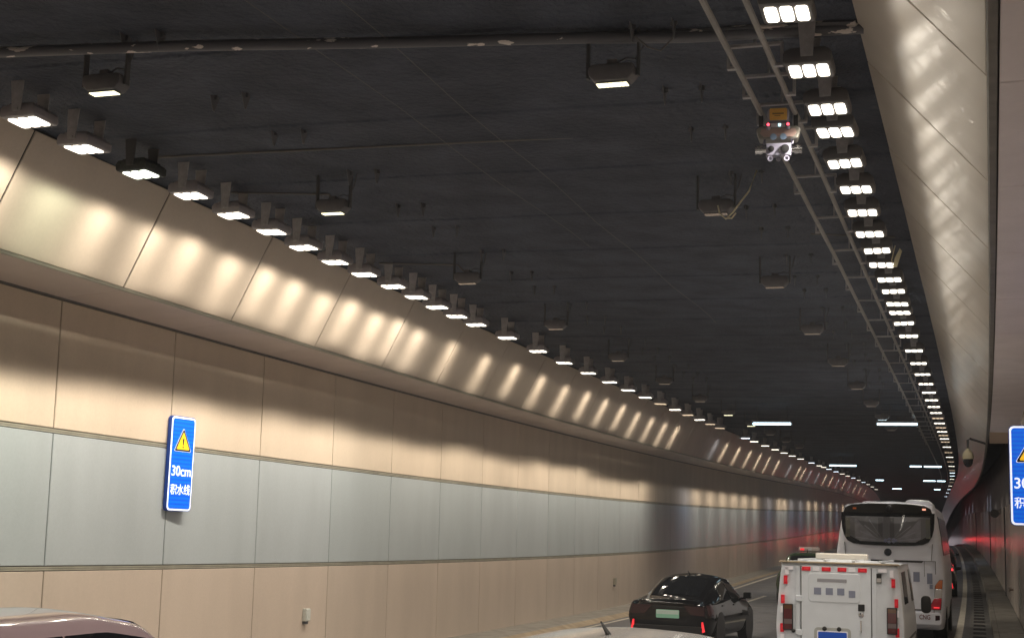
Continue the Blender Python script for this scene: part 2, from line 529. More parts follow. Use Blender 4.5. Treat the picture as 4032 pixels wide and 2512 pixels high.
for a in seamsR[:-1]:
    seamsR3 += [a, a + PAN / 2]
M_WR = panel_mat('enamel right wall', (0.66, 0.58, 0.52), (0.60, 0.54, 0.49), 0.22)
band('lower_panels', (WALL_R + 0.02, 3.6), (WALL_R + 0.02, 0.26), seamsR3, M_WR, wr, gap=0.016, jit=0.004, flip=-1)
band('upper_panels', (WALL_R + 0.02, EDGE_R), (WALL_R + 0.02, 3.62), [x for x in seamsR if x < S_END + 1], M_WR, wr, gap=0.016, flip=-1)
sweep('upper_void', [(1.05, 6.6), (0.98, 3.6), (WALL_R + 0.03, 3.6)], SS, mat('dusty grey recess', (0.36, 0.33, 0.34), 0.7, noise=0.2, nscale=2), wr)
sweep('upper_lining', [(WALL_R + 0.03, EDGE_R), (WALL_R + 0.03, 3.6)], srange(S0, S_END, 2), M_DARK, wr)

# ------------------------------------------------------------------ lamps
def photometric(name, watts, col, sig, radius=0.07, broad=0.11, near=0.22, far=1.0, wall=-1, sig2=0.42, cut=0.2, cutw=0.5):
    """point source with the beam of a road floodlight: narrow along the road, wide across it, a weak
    near-horizontal part towards its own wall (near) and the main part below 50 degrees; nothing upwards"""
    l = bpy.data.lights.new(name, 'POINT')
    l.energy = watts
    l.color = col
    l.shadow_soft_size = radius
    l.use_nodes = True
    nt = l.node_tree
    em = nt.nodes['Emission']
    tc = nt.nodes.new('ShaderNodeTexCoord')
    sx = nt.nodes.new('ShaderNodeSeparateXYZ')
    nt.links.new(tc.outputs['Normal'], sx.inputs[0])

    def mth(op, a, b2=None):
        n = nt.nodes.new('ShaderNodeMath'); n.operation = op
        for i, q in enumerate((a, b2)):
            if q is None: continue
            if isinstance(q, (int, float)): n.inputs[i].default_value = q
            else: nt.links.new(q, n.inputs[i])
        return n.outputs[0]

    def step(v, a, b2):
        n = nt.nodes.new('ShaderNodeMapRange'); n.interpolation_type = 'SMOOTHSTEP'
        nt.links.new(v, n.inputs[0]); n.inputs[1].default_value = a; n.inputs[2].default_value = b2
        return n.outputs[0]

    def fan(sg):
        y2 = mth('DIVIDE', sx.outputs[1], sg)
        e = mth('POWER', 2.718281828, mth('MULTIPLY', mth('MULTIPLY', y2, y2), -1.0))
        return mth('ADD', mth('MULTIPLY', e, 1.0 - broad), broad)
    g, g2 = fan(sig), fan(sig2)
    z = mth('MULTIPLY', sx.outputs[2], SIGN_Z)
    x = mth('MULTIPLY', sx.outputs[0], wall * -SIGN_Z)
    zr = mth('DIVIDE', z, mth('SQRT', mth('ADD', mth('MULTIPLY', z, z), mth('MULTIPLY', x, x))))
    main = mth('MULTIPLY', step(zr, 0.605, 0.675), mth('SUBTRACT', 1.0, mth('MULTIPLY', step(zr, 0.72, 1.0), 0.45)))
    keep = mth('SUBTRACT', 1.0, step(zr, 0.43, 0.495))
    own = mth('ADD', mth('MULTIPLY', mth('MULTIPLY', mth('MULTIPLY', step(z, -0.05, 0.11), keep), near), g), mth('MULTIPLY', mth('MULTIPLY', main, far), g2))
    other = mth('MULTIPLY', mth('MULTIPLY', step(z, cut, cut + cutw), 0.75), g2)
    mx = step(x, -0.12, 0.12)
    mixv = mth('ADD', mth('MULTIPLY', own, mx), mth('MULTIPLY', other, mth('SUBTRACT', 1.0, mx)))
    nt.links.new(mixv, em.inputs['Strength'])
    return l


SIGN_Z = -1.0


def make_flood(name, label, lens, housing=None, side=1, light=None, old=False):
    """origin: on the ceiling; lens 0.36 m below. side: +1 arms lean towards the wall at -X"""
    root = thing(name, label, 'floodlight', Matrix.Identity(4), 'floodlights along both ceiling edges')
    hm = housing or M_LAMP
    z1 = -0.36
    b = MB()
    pf = [(-0.20, z1 + 0.02), (-0.185, z1), (0.185, z1), (0.20, z1 + 0.02), (0.20, z1 + 0.085), (0.17, z1 + 0.12), (-0.17, z1 + 0.12), (-0.20, z1 + 0.085)]
    b.prism(pf, -0.21, 0.21)
    for q in range(-3, 4):
        b.box(-0.15, 0.15, q * 0.05 - 0.008, q * 0.05 + 0.008, z1 + 0.118, z1 + 0.15)
    b.build('housing', hm, root, smooth=True, bevel=0.012, angle=30)
    for q in (-1, 1):
        b = MB()
        b.prism([(-0.075, 0.02), (0.075, 0.02), (0.05, z1 + 0.05), (-0.05, z1 + 0.05)], q * 0.222 - 0.006, q * 0.222 + 0.006)
        b.box(-0.02, 0.02, q * 0.222 - 0.014, q * 0.222 + 0.014, z1 + 0.055, z1 + 0.085)
        b.build('bracket', M_BRK if not old else M_STRAP, root)
    for q in (-1, 0, 1):
        b = MB()
        x = q * 0.115
        b.prism([(x + a_, c_) for a_, c_ in ((-0.03, -0.145), (0.03, -0.145), (0.046, -0.12), (0.048, 0), (0.046, 0.12), (0.03, 0.145), (-0.03, 0.145), (-0.046, 0.12), (-0.048, 0), (-0.046, -0.12))], z1 - 0.012, z1 + 0.004, 'z')
        b.build('lens', lens, root)
    if light:
        lo = bpy.data.objects.new('lamp_light', light)
        C.objects.link(lo)
        lo.location = (0, 0, z1 - 0.08)
        lo.parent = root
    return root


LW = photometric('floodlight beam', STRIPE_W * 0.84, LAMP_COL, 0.29, near=0.34, sig2=0.32)
LWC = photometric('cool floodlight beam', STRIPE_W * 0.9, (0.86, 0.95, 0.74), 0.45)
LWF = photometric('far floodlight beam', STRIPE_W * 1.05, (1.0, 0.89, 0.73), 0.24, broad=0.06, near=0.25, sig2=0.42)
LWB = photometric('white floodlight beam', STRIPE_W * 0.45, (0.75, 0.82, 1.0), 0.3)
LWR = photometric('right floodlight beam', STRIPE_W * 0.9, LAMP_COL, 1.2, broad=0.12, wall=1, near=0.018, far=0.25)
LWRF = photometric('right far floodlight beam', STRIPE_W * 0.7, LAMP_COL, 1.0, broad=0.1, wall=1, near=0.018, far=0.25)
flood = make_flood('floodlight', 'x', M_LENS, light=LW)
flood_old = make_flood('floodlight', 'dark soot-covered old floodlight with greenish light, third along the left ceiling edge', M_LENSC, M_LAMPD, light=LWC, old=True)
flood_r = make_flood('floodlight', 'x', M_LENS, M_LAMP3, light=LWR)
flood_f = make_flood('floodlight', 'x', M_LENS, light=LWF)
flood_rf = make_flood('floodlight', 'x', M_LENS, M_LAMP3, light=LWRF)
flood_fd = make_flood('floodlight', 'x', M_LENSDIM, light=LWF)
flood_b = make_flood('floodlight', 'x', M_LENSB, light=LWB)
flood_d = make_flood('floodlight', 'x', M_LENSDIM)
used = set()


def put(proto, mx, label, group='floodlights along both ceiling edges'):
    o = proto if proto.name not in used else copy_tree(proto)
    used.add(proto.name)
    o.matrix_world = mx
    o['label'] = label
    o['group'] = group
    return o


left_s = [11.7 + 1.045 * k for k in range(14)]
dA = -9.2
n = 0
for k, s in enumerate(left_s):
    n += 1
    j = random.uniform(-0.03, 0.03)
    mx = FR(s + j, dA + random.uniform(-0.03, 0.03), ceil_h(dA), random.uniform(-0.05, 0.05)) @ Matrix.Rotation(rad(random.uniform(-2.5, 2.5)), 4, 'Y')
    if k == 2:
        used.add(flood_old.name)
        flood_old.matrix_world = mx
        continue
    put(flood, mx, 'lit grey floodlight on twin brackets, %s from the left along the left ceiling edge' % ordw(n))
s = 27.1
dims_left = {6: 1, 8: 1, 10: 1, 12: 1}
i = 0
while s < 54:
    n += 1
    mx = FR(s, dA, ceil_h(dA), random.uniform(-0.04, 0.04)) @ Matrix.Rotation(rad(random.uniform(-2, 2)), 4, 'Y')
    put(flood_fd if i in (7, 9, 11) else flood_f if i < 12 else flood_d, mx, 'small lit floodlight farther off, %s from the left along the left edge' % ordw(n))
    s += 2.1; i += 1
far = [58.5, 61, 64.5, 68, 71.5, 75, 79, 85, 90, 93, 97, 103, 109, 115, 122, 130, 138, 147, 157, 168]
for i, s in enumerate(far):
    pr = flood_b if i in (0, 7, 10, 11, 14, 16) else flood_f
    n += 1
    put(pr, FR(s, dA, ceil_h(dA)), 'tiny floodlight beyond the first strip lights, %s from the left on the left edge' % ordw(n))
dR = -1.38
right_s = [10.42, 11.75, 12.85, 13.6, 14.75, 15.87, 17.0, 18.2, 19.25, 20.25, 21.4, 22.4, 23.6, 24.5, 25.7]
m_ = 0
for s in right_s:
    m_ += 1
    mx = FR(s, dR + random.uniform(-0.02, 0.02), ceil_h(dR), random.uniform(-0.04, 0.04)) @ Matrix.Rotation(rad(random.uniform(-2, 2)), 4, 'Y')
    put(flood_r, mx, 'bright three-cell floodlight beside the right cove, %s from the top of the photo' % ordw(m_))
s = 27.3; i = 0
while s < 60:
    m_ += 1
    mx = FR(s, dR, ceil_h(dR), random.uniform(-0.03, 0.03))
    put(flood_d if i in (9, 11, 13, 15) else flood_rf, mx, 'small floodlight farther along the right cove, %s from the top of the photo' % ordw(m_))
    s += 2.12; i += 1
for i, s in enumerate([63, 68, 73, 79, 86, 94, 100, 108, 118, 130, 145, 160, 175, 190]):
    m_ += 1
    put(flood_b if i in (6, 7, 11, 12, 13) else flood_d if i % 2 else flood_rf, FR(s, dR, ceil_h(dR)), 'tiny far floodlight beside the right cove, %s from the top of the photo' % ordw(m_))
for k in range(9):
    s = 10.6 - 1.2 * k - 0.14 * k * k
    put(flood, FR(s, dA, ceil_h(dA)), 'lit floodlight outside the photo, above the viewer on the left ceiling edge', 'floodlights behind the viewer on the left')
    put(flood_r, FR(s - 1.2, dR, ceil_h(dR)), 'lit floodlight outside the photo, above the viewer on the right ceiling edge', 'floodlights behind the viewer on the right')

flood_n = make_flood('floodlight', 'x', M_LENS)
for k in range(24):
    s = -9 - 3.1 * k
    put(flood_n, FR(s, dA, ceil_h(dA)), 'lit floodlight far behind the viewer on the left, mirrored in windows', 'floodlights behind the viewer on the left')
    put(flood_n, FR(s, dR, ceil_h(dR)), 'lit floodlight far behind the viewer on the right, mirrored in windows', 'floodlights behind the viewer on the right')
# two rows of mostly unlit square lamps on straps
def make_row(lens, label):
    root = thing('ceiling_lamp', label, 'ceiling lamp', Matrix.Identity(4), 'unlit box lamps in two rows under the ceiling')
    z1 = -0.46
    b = MB()
    b.prism([(-0.145, z1), (0.145, z1), (0.20, z1 + 0.055), (0.205, z1 + 0.12), (0.18, z1 + 0.155), (-0.18, z1 + 0.155), (-0.205, z1 + 0.12), (-0.20, z1 + 0.055)], -0.085, 0.10)
    b.build('housing', M_LAMP2, root, smooth=True, bevel=0.022, angle=30)
    for q in (-1, 1):
        b = MB(); b.box(q * 0.222 - 0.01, q * 0.222 + 0.01, -0.03, 0.03, z1 + 0.05, 0.02); b.build('strap', M_STRAP, root)
    b = MB(); b.box(-0.045, 0.045, -0.05, 0.07, z1 + 0.15, z1 + 0.20); b.build('junction_box', M_LAMP2, root, bevel=0.006)
    b = MB(); b.tube([(0.04, 0.0, z1 + 0.18), (0.12, 0.0, z1 + 0.22), (0.19, 0, z1 + 0.20), (0.26, 0, z1 + 0.3), (0.3, 0, 0.02)], 0.007, 6); b.build('cable', M_STRAP, root, smooth=True)
    b = MB()
    b.prism([(-0.142, z1 - 0.004), (0.142, z1 - 0.004), (0.135, z1 - 0.012), (-0.135, z1 - 0.012)], -0.055, 0.06)
    b.build('lens_frame', M_STRAP, root)
    b = MB()
    for q in range(8):
        b.box(-0.134 + q * 0.034, -0.106 + q * 0.034, -0.05, 0.045, z1 - 0.02, z1 - 0.008)
    b.build('lens', lens, root)
    return root


row_on = make_row(M_LENSROW, 'x'); row_off = make_row(M_LENSOFF, 'x')
for nm, d, sA, st, cnt in (('left', -7.62, 10.75, 4.82, 12), ('right', -3.02, 11.45, 4.9, 9)):
    for k in range(cnt):
        s = sA + st * k
        pr = row_on if (k == 0 or (nm == 'left' and k in (1, 7, 8))) else row_off
        lab = ('lit' if pr is row_on else 'dark') + ' box lamp on straps under the ceiling, %s from near in the %s row' % (ordw(k + 1), nm)
        put(pr, FR(s, d, ceil_h(d)), lab, 'box lamps in two rows under the ceiling')

# cold strip lights
def tube_thing(s, d, h, L, label):
    root = thing('strip_light', label, 'strip light', FR(s, d, h), 'cold strip lights across the ceiling')
    b = MB(); b.tube([(-L / 2, 0, 0), (L / 2, 0, 0)], 0.035, 10); b.build('tube', M_TUBE, root, smooth=True)
    b = MB(); b.box(-L / 2 - 0.03, L / 2 + 0.03, -0.03, 0.03, 0.04, 0.09); b.box(-L / 2 - 0.05, -L / 2, -0.03, 0.03, -0.04, 0.06); b.box(L / 2, L / 2 + 0.05, -0.03, 0.03, -0.04, 0.06); b.build('batten', M_LAMP, root)
    for q in (-0.4, 0.4):
        b = MB(); b.box(q * L - 0.01, q * L + 0.01, -0.01, 0.01, 0.08, ceil_h(d) - h + 0.02); b.build('hanger', M_STRAP, root)
k = 0
for s, dl in ((46.6, (-6.55, -2.62)), (82, (-7.6, -6.9, -3.25, -2.35)), (118, (-6.9, -3.1, -2.2)), (154, (-6.6, -2.6))):
    for d in dl:
        k += 1
        tube_thing(s, d, 5.95, 1.22 if s < 60 else (0.6 if k % 2 else 0.9), ['first long cold white strip light left of the middle', 'first long cold white strip light beside the robot rails', 'second-bank cold strip light farthest left above the cove', 'second-bank cold strip light just right of the farthest left one', 'second-bank cold strip light left of its right pair', 'second-bank cold strip light near the far rails', 'third-bank tiny cold strip light at left above the bus', 'third-bank tiny cold strip light left of its pair above the bus', 'third-bank tiny cold strip light right of its pair above the bus', 'farthest tiny cold strip light at left just over the bus roof', 'farthest tiny cold strip light at right just over the bus roof'][k - 1])

# empty hanger brackets left on the ceiling
def make_hanger():
    root = thing('hanger_bracket', 'x', 'bracket', Matrix.Identity(4), 'empty dark hanger brackets on the ceiling')
    for q in (-0.18, 0.18):
        b = MB()
        b.prism([(-0.10, 0.02), (0.09, 0.02), (0.015, -0.15), (-0.015, -0.15)], q - 0.004, q + 0.004, 'x')
        b.box(q - 0.03, q + 0.03, -0.008, 0.008, -0.03, 0.02)
        b.build('plate', M_STRAP2, root)
    return root
M_STRAP2 = mat('painted bracket', (0.13, 0.13, 0.145), 0.6)
hg = make_hanger()
for nm, d, sA, st, cnt in (('left', -7.28, 10.75, 4.82, 6), ('right', -2.75, 11.45, 4.9, 6)):
    c_ = 0
    for k in range(cnt):
        for q in (-0.15, 1.6, 2.9):
            c_ += 1
            put(hg, FR(sA + st * k + q + 0.03, d + (0.0 if q > 0 else 0.1), ceil_h(d)), 'pair of dark empty hanger plates, %s from near in the %s box lamp row' % (ordw(c_), nm), 'empty dark hanger brackets on the ceiling')

# ------------------------------------------------------------------ robot rail and robot
M_RAIL = mat('rail tube paint', (0.27, 0.26, 0.25), 0.5, 0.2, noise=0.12, nscale=6)
rl = thing('inspection_rail', 'pair of pale grey rail tubes with cross brackets hung along the right of the ceiling', 'rail', None)
RZ = 6.17
def rail_d(s, q):
    return (-1.99 if q < 0 else -1.68) - (0.0035 * max(0, s - 20) if q < 0 else 0.0003 * max(0, s - 20)) * (1 if s < 60 else 60 / s)
for q in (-1, 1):
    b = MB()
    b.tube([M(s, rail_d(s, q), RZ + 0.004 * math.sin(s)) for s in srange(2, 150, 1.5)], 0.027, 8)
    b.build('rail_tube', M_RAIL, rl, smooth=True)
for s in [11.5, 12.3, 13.15, 14.0, 15.9, 18.0, 20.1, 22.2, 24.4, 26.6] + [28.8 + 2.2 * k for k in range(16)]:
    a, c = rail_d(s, -1), rail_d(s, 1)
    b = MB()
    mx = FR(s, 0, 0)
    b.box(a - 0.06, c + 0.06, -0.02, 0.02, RZ + 0.16, RZ + 0.185, mx)
    for d, e in ((a, -1), (c, 1)):
        b.box(d + e * 0.07 - 0.012, d + e * 0.07 + 0.012, -0.02, 0.02, RZ - 0.02, RZ + 0.185, mx)
        b.box(min(d, d + e * 0.08), max(d, d + e * 0.08), -0.025, 0.025, RZ - 0.03, RZ - 0.005, mx)
    b.box((a + c) / 2 - 0.01, (a + c) / 2 + 0.01, -0.01, 0.01, RZ + 0.18, 6.52, mx)
    b.build('cross_bracket', M_BRK, rl)

M_RBW = mat('robot white paint', (0.26, 0.255, 0.34), 0.3, 0.1)
M_RBG = mat('robot grey shell', (0.22, 0.21, 0.19), 0.45, noise=0.06)
M_RBY = mat('robot yellow plate', (0.72, 0.40, 0.06), 0.4)
M_RBC = mat('robot lens glass', (0.02, 0.02, 0.022), 0.08)
M_RED = mat('robot red led', (0.5, 0.05, 0.06), 0.3, emit=(1, 0.08, 0.12), estr=3.0)
M_CYAN = mat('robot cyan led', (0.5, 0.8, 0.8), 0.3, emit=(0.5, 0.95, 1.0), estr=2.0)
rb = thing('inspection_robot', 'white inspection robot with yellow plate and twin lenses hanging from the rails', 'robot', FR(13.0, -1.83, 5.9, 0.13) @ Matrix.Rotation(rad(8), 4, 'X'))
b = MB(); b.box(-0.115, 0.115, -0.05, 0.12, -0.145, -0.03); b.build('camera_box', M_RBW, rb, bevel=0.008)
b = MB(); b.prism([(-0.17, 0.13), (0.17, 0.13), (0.205, 0.10), (0.175, 0.015), (-0.175, 0.015), (-0.205, 0.10)], -0.04, 0.30); b.build('chassis', M_RBG, rb, bevel=0.012)
b = MB(); b.prism([(-0.155, 0.105), (0.155, 0.105), (0.165, 0.06), (0.13, 0.03), (-0.13, 0.03), (-0.165, 0.06)], -0.05, -0.038); b.build('front_panel', mat('robot mauve panel', (0.32, 0.22, 0.20), 0.4), rb)
b = MB(); b.box(-0.10, 0.10, -0.03, 0.10, 0.16, 0.30); b.build('head', M_RBW, rb, bevel=0.03)
b = MB(); b.prism([(-0.075, 0.185), (0.075, 0.185), (0.08, 0.195), (0.08, 0.285), (0.072, 0.295), (-0.072, 0.295), (-0.08, 0.285), (-0.08, 0.195)], -0.045, -0.03); pl = b.build('name_plate', M_RBY, rb)
b = MB(); b.box(-0.055, 0.05, -0.0475, -0.045, 0.238, 0.252); b.box(-0.035, 0.02, -0.047, -0.045, 0.222, 0.229); b.build('plate_print', mat('plate print brown', (0.2, 0.12, 0.03), 0.5), pl)
b = MB(); b.box(-0.075, 0.065, -0.055, -0.03, 0.118, 0.155); b.build('led_panel', mat('robot led panel', (0.62, 0.56, 0.62), 0.4), rb)
for q, mm in ((-0.092, M_RED), (0.088, M_RED)):
    b = MB(); b.lathe([(0.026, 0), (0.026, 0.03), (0.02, 0.036)], 14, Matrix.Translation((q, -0.04, 0.135)) @ Matrix.Rotation(rad(90), 4, 'X')); lp = b.build('signal_lamp', M_BLACK, rb, smooth=True)
    b = MB(); b.lathe([(0.014, 0), (0.014, 0.006), (0.006, 0.012)], 12, Matrix.Translation((q, -0.075, 0.14)) @ Matrix.Rotation(rad(90), 4, 'X')); b.build('signal_lens', mm, lp, smooth=True)
    b = MB(); b.lathe([(0.02, 0), (0.02, 0.05), (0.012, 0.056)], 12, Matrix.Translation((q, -0.03, 0.11)) @ Matrix.Rotation(rad(90), 4, 'X')); b.build('sensor', M_RBW, rb, smooth=True)
b = MB(); b.box(0.0, 0.022, -0.058, -0.055, 0.125, 0.15); b.build('status_led', M_CYAN, rb)
for q, r in ((-0.066, 0.028), (0.06, 0.040)):
    b = MB(); b.lathe([(r, 0), (r, 0.012), (r * .8, 0.014)], 18, Matrix.Translation((q, -0.05, -0.083)) @ Matrix.Rotation(rad(90), 4, 'X')); b.build('camera_lens', M_RBC, rb, smooth=True)
for q in (-1, 1):
    b = MB(); b.lathe([(0.03, 0.0), (0.03, 0.03), (0.042, 0.032), (0.042, 0.06), (0.038, 0.062), (0.038, 0.088), (0.042, 0.09), (0.042, 0.1)], 18, Matrix.Translation((q * 0.115, 0.03, -0.08)) @ Matrix.Rotation(rad(90 * q), 4, 'Y')); b.build('side_drum', M_CHROME, rb, smooth=True, angle=30)
    b = MB(); b.tube([(q * 0.125, 0.02, -0.03), (q * 0.13, 0.02, 0.0), (q * 0.115, 0.02, 0.03), (q * 0.03, 0.02, 0.035)], 0.012, 8); b.build('yoke', M_RBW, rb, smooth=True)
    b = MB(); b.lathe([(0.026, 0), (0.026, 0.02), (0.016, 0.02), (0.014, 0.012)], 16, Matrix.Translation((q * 0.075, -0.03, -0.172)) @ Matrix.Rotation(rad(90), 4, 'X')); b.build('spot_lamp', M_RBW, rb, smooth=True, angle=30)
    b = MB(); b.box(q * 0.16 - 0.02, q * 0.16 + 0.02, 0.05, 0.22, 0.12, 0.30); b.build('trolley_clamp', M_BLACK, rb, bevel=0.006)
    b = MB(); b.lathe([(0.02, 0), (0.03, 0.01), (0.03, 0.02)], 12, Matrix.Translation((q * 0.045, -0.045, 0.028)) @ Matrix.Rotation(rad(90), 4, 'X')); b.build('motor_cap', mat('blue grey cap', (0.2, 0.28, 0.42), 0.3, 0.5), rb, smooth=True)
b = MB(); b.lathe([(0.002, -0.024), (0.017, -0.017), (0.024, 0), (0.017, 0.017), (0.002, 0.024)], 14, Matrix.Translation((0, 0, -0.172))); b.build('dome_sensor', M_RBW, rb, smooth=True)
b = MB(); b.tube([(0.005, -0.055, -0.09), (0.012, -0.075, -0.12), (0.03, -0.06, -0.165)], 0.005, 6); b.build('antenna', M_BLACK, rb, smooth=True)

# ------------------------------------------------------------------ pipes, conduits, wires
m = bpy.data.materials.new('flaking grey pipe paint'); nt, bs = nodes_of(m)
tc = nt.nodes.new('ShaderNodeTexCoord'); nz = nt.nodes.new('ShaderNodeTexNoise'); nz.inputs['Scale'].default_value = 7; nz.inputs['Detail'].default_value = 5
mp = nt.nodes.new('ShaderNodeMapping'); mp.inputs['Scale'].default_value = (0.6, 1, 1.8)
nt.links.new(tc.outputs['Object'], mp.inputs[0]); nt.links.new(mp.outputs[0], nz.inputs['Vector'])
cr_ = nt.nodes.new('ShaderNodeValToRGB'); cr_.color_ramp.elements[0].position = 0.61; cr_.color_ramp.elements[0].color = (0.10, 0.10, 0.115, 1); cr_.color_ramp.elements[1].position = 0.622; cr_.color_ramp.elements[1].color = (0.72, 0.66, 0.62, 1)
nt.links.new(nz.outputs[0], cr_.inputs[0]); nt.links.new(cr_.outputs[0], bs.inputs['Base Color']); bs.inputs['Roughness'].default_value = 0.45
M_PIPE = m
b = MB()
pp = [(10.3, -10.2), (10.43, -8.56), (10.67, -6.84), (11.02, -5.05), (11.33, -3.26), (11.52, -2.41), (11.65, -0.94)]
b.tube([M(s, d, 6.42) for s, d in pp], 0.05, 12)
tag(b.build('ceiling_pipe', M_PIPE, smooth=True), 'grey pipe with flaking white paint crossing the near ceiling', 'pipe')
b = MB(); b.tube([M(11.45 + 0.02 * k, -3.4 + 0.3 * k, 6.46 + 0.008 * math.sin(3 * k)) for k in range(9)], 0.03, 8)
tag(b.build('ceiling_pipe', M_PIPE, smooth=True), 'shorter flaking pipe beside the near right floodlight', 'pipe')
M_CON = mat('conduit grey', (0.12, 0.11, 0.105), 0.5)
k = 0
for s, d0, d1, lab in ((14.25, -9.3, -1.5, 'thin straight conduit across the ceiling behind the hanging robot'), (19.6, -2.3, -1.2, 'short thin conduit beside the right floodlights'), (16.0, -9.3, -7.9, 'thin conduit feeding the second dark box lamp on the left'), (20.8, -9.3, -7.9, 'thin conduit feeding the third dark box lamp on the left')):
    b = MB(); b.tube([M(s + 0.05 * q, d0 + (d1 - d0) * q / 8, ceil_h(d0) - 0.03 - (0.18 if (q == 8 and d1 == -7.9) else 0)) for q in range(9)], 0.014, 6)
    tag(b.build('conduit', M_CON, smooth=True), lab, 'conduit')
M_WIRE = mat('thin wire', (0.10, 0.095, 0.09), 0.5)
b = MB(); b.tube([M(s, -4.93 + 0.0 * s, 6.40 + 0.02 * math.sin(s * 1.3)) for s in srange(9, 27, 1)], 0.003, 5)
tag(b.build('wire', M_WIRE), 'thin wire running along the middle of the near ceiling with a hook', 'wire')
b = MB(); b.tube([M(s, -5.75 + 0.02 * (s - 9), 6.46 + 0.02 * math.sin(s * 1.1)) for s in srange(9, 20, 1)], 0.003, 5)
tag(b.build('wire', M_WIRE), 'faint second wire on the ceiling left of the hooked wire', 'wire')
M_CAB = mat('white cable', (0.75, 0.68, 0.5), 0.5)
b = MB()
b.tube([M(15.95, -2.93, 6.03), M(15.9, -2.9, 5.93), M(15.9, -2.83, 5.86), M(15.9, -2.75, 5.93), M(15.95, -2.68, 6.05), M(16.0, -2.58, 6.2), M(16.05, -2.5, 6.45)], 0.011, 6)
b.tube([M(15.9, -2.84, 5.87), M(15.88, -2.76, 5.86), M(15.88, -2.71, 5.92)], 0.01, 6)
tag(b.build('loose_cable', M_CAB, smooth=True), 'loose pale cable loop dangling under a dark box lamp left of the robot', 'cable')
b = MB(); b.tube([M(11.2, -2.78, 6.35), M(11.2, -2.66, 6.24), M(11.2, -2.55, 6.2), M(11.22, -2.46, 6.3), M(11.25, -2.44, 6.44)], 0.007, 6)
tag(b.build('loose_cable', M_CON, smooth=True), 'dark cable loop beside the near right box lamp', 'cable')
b = MB(); b.prism([(0, 0), (0.05, 0.0), (0.12, 0.22), (0.09, 0.26), (0.02, 0.12)], -0.004, 0.004); b.tube([(0, 0, 0), (-0.02, 0, 0.1), (0.03, 0, 0.3)], 0.006, 5)
tag(b.build('rag', mat('pale cloth', (0.8, 0.74, 0.5), 0.8), mx=FR(19.9, -1.22, 6.02)), 'pale rag caught on a right floodlight', 'rag')

# ------------------------------------------------------------------ signs
def text_mesh(txt, size):
    cu = bpy.data.curves.new('t', 'FONT')
    cu.body = txt; cu.size = size; cu.align_x = 'CENTER'; cu.align_y = 'CENTER'
    cu.offset = size * 0.012
    cu.extrude = 0.002
    ob = bpy.data.objects.new('t', cu); C.objects.link(ob)
    bpy.context.view_layer.update()
    me = bpy.data.meshes.new_from_object(ob.evaluated_get(bpy.context.evaluated_depsgraph_get()))
    bpy.data.objects.remove(ob)
    return me


def text(txt, size, m, parent, loc, name='lettering', wid=None, hei=None):
    me = text_mesh(txt, size)
    xs = [v.co.x for v in me.vertices]; ys = [v.co.y for v in me.vertices]
    sx = (wid / (max(xs) - min(xs))) if wid else 1
    sy = (hei / (max(ys) - min(ys))) if hei else 1
    cx, cy = (max(xs) + min(xs)) / 2, (max(ys) + min(ys)) / 2
    for v in me.vertices:
        v.co = ((v.co.x - cx) * sx, -v.co.z * 1.0, (v.co.y - cy) * sy)
    me.materials.clear(); me.materials.append(m)
    o = bpy.data.objects.new(name, me); C.objects.link(o)
    o.parent = parent; o.location = loc
    return o


def rrect(w, h, r, cx=0, cz=0, n=5):
    out = []
    for (sx, sz, a0) in ((1, 1, 0), (-1, 1, 90), (-1, -1, 180), (1, -1, 270)):
        for k in range(n + 1):
            a = rad(a0 + 90 * k / n)
            out.append((cx + sx * (w / 2 - r) + r * math.cos(a), cz + sz * (h / 2 - r) + r * math.sin(a)))
    return out


def blue_mat():
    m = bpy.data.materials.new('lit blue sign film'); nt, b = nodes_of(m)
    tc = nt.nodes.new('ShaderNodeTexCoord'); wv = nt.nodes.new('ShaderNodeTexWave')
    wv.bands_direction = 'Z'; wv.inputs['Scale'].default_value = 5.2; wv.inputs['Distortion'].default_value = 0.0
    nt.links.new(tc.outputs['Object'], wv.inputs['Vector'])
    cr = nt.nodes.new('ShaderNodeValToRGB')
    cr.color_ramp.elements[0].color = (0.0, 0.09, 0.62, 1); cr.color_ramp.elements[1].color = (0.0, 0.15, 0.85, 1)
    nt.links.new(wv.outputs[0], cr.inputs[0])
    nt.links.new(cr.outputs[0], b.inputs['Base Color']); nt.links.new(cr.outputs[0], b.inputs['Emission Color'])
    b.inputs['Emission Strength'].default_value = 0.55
    b.inputs['Roughness'].default_value = 0.35
    return m


M_BLUE = blue_mat()
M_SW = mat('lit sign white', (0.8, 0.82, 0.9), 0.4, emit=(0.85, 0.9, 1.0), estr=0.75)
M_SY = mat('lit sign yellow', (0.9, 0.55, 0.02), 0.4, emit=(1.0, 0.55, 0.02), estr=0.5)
M_SK = mat('sign black', (0.01, 0.01, 0.03), 0.5)
M_SF = mat('sign frame blue', (0.01, 0.06, 0.36), 0.4, 0.2)


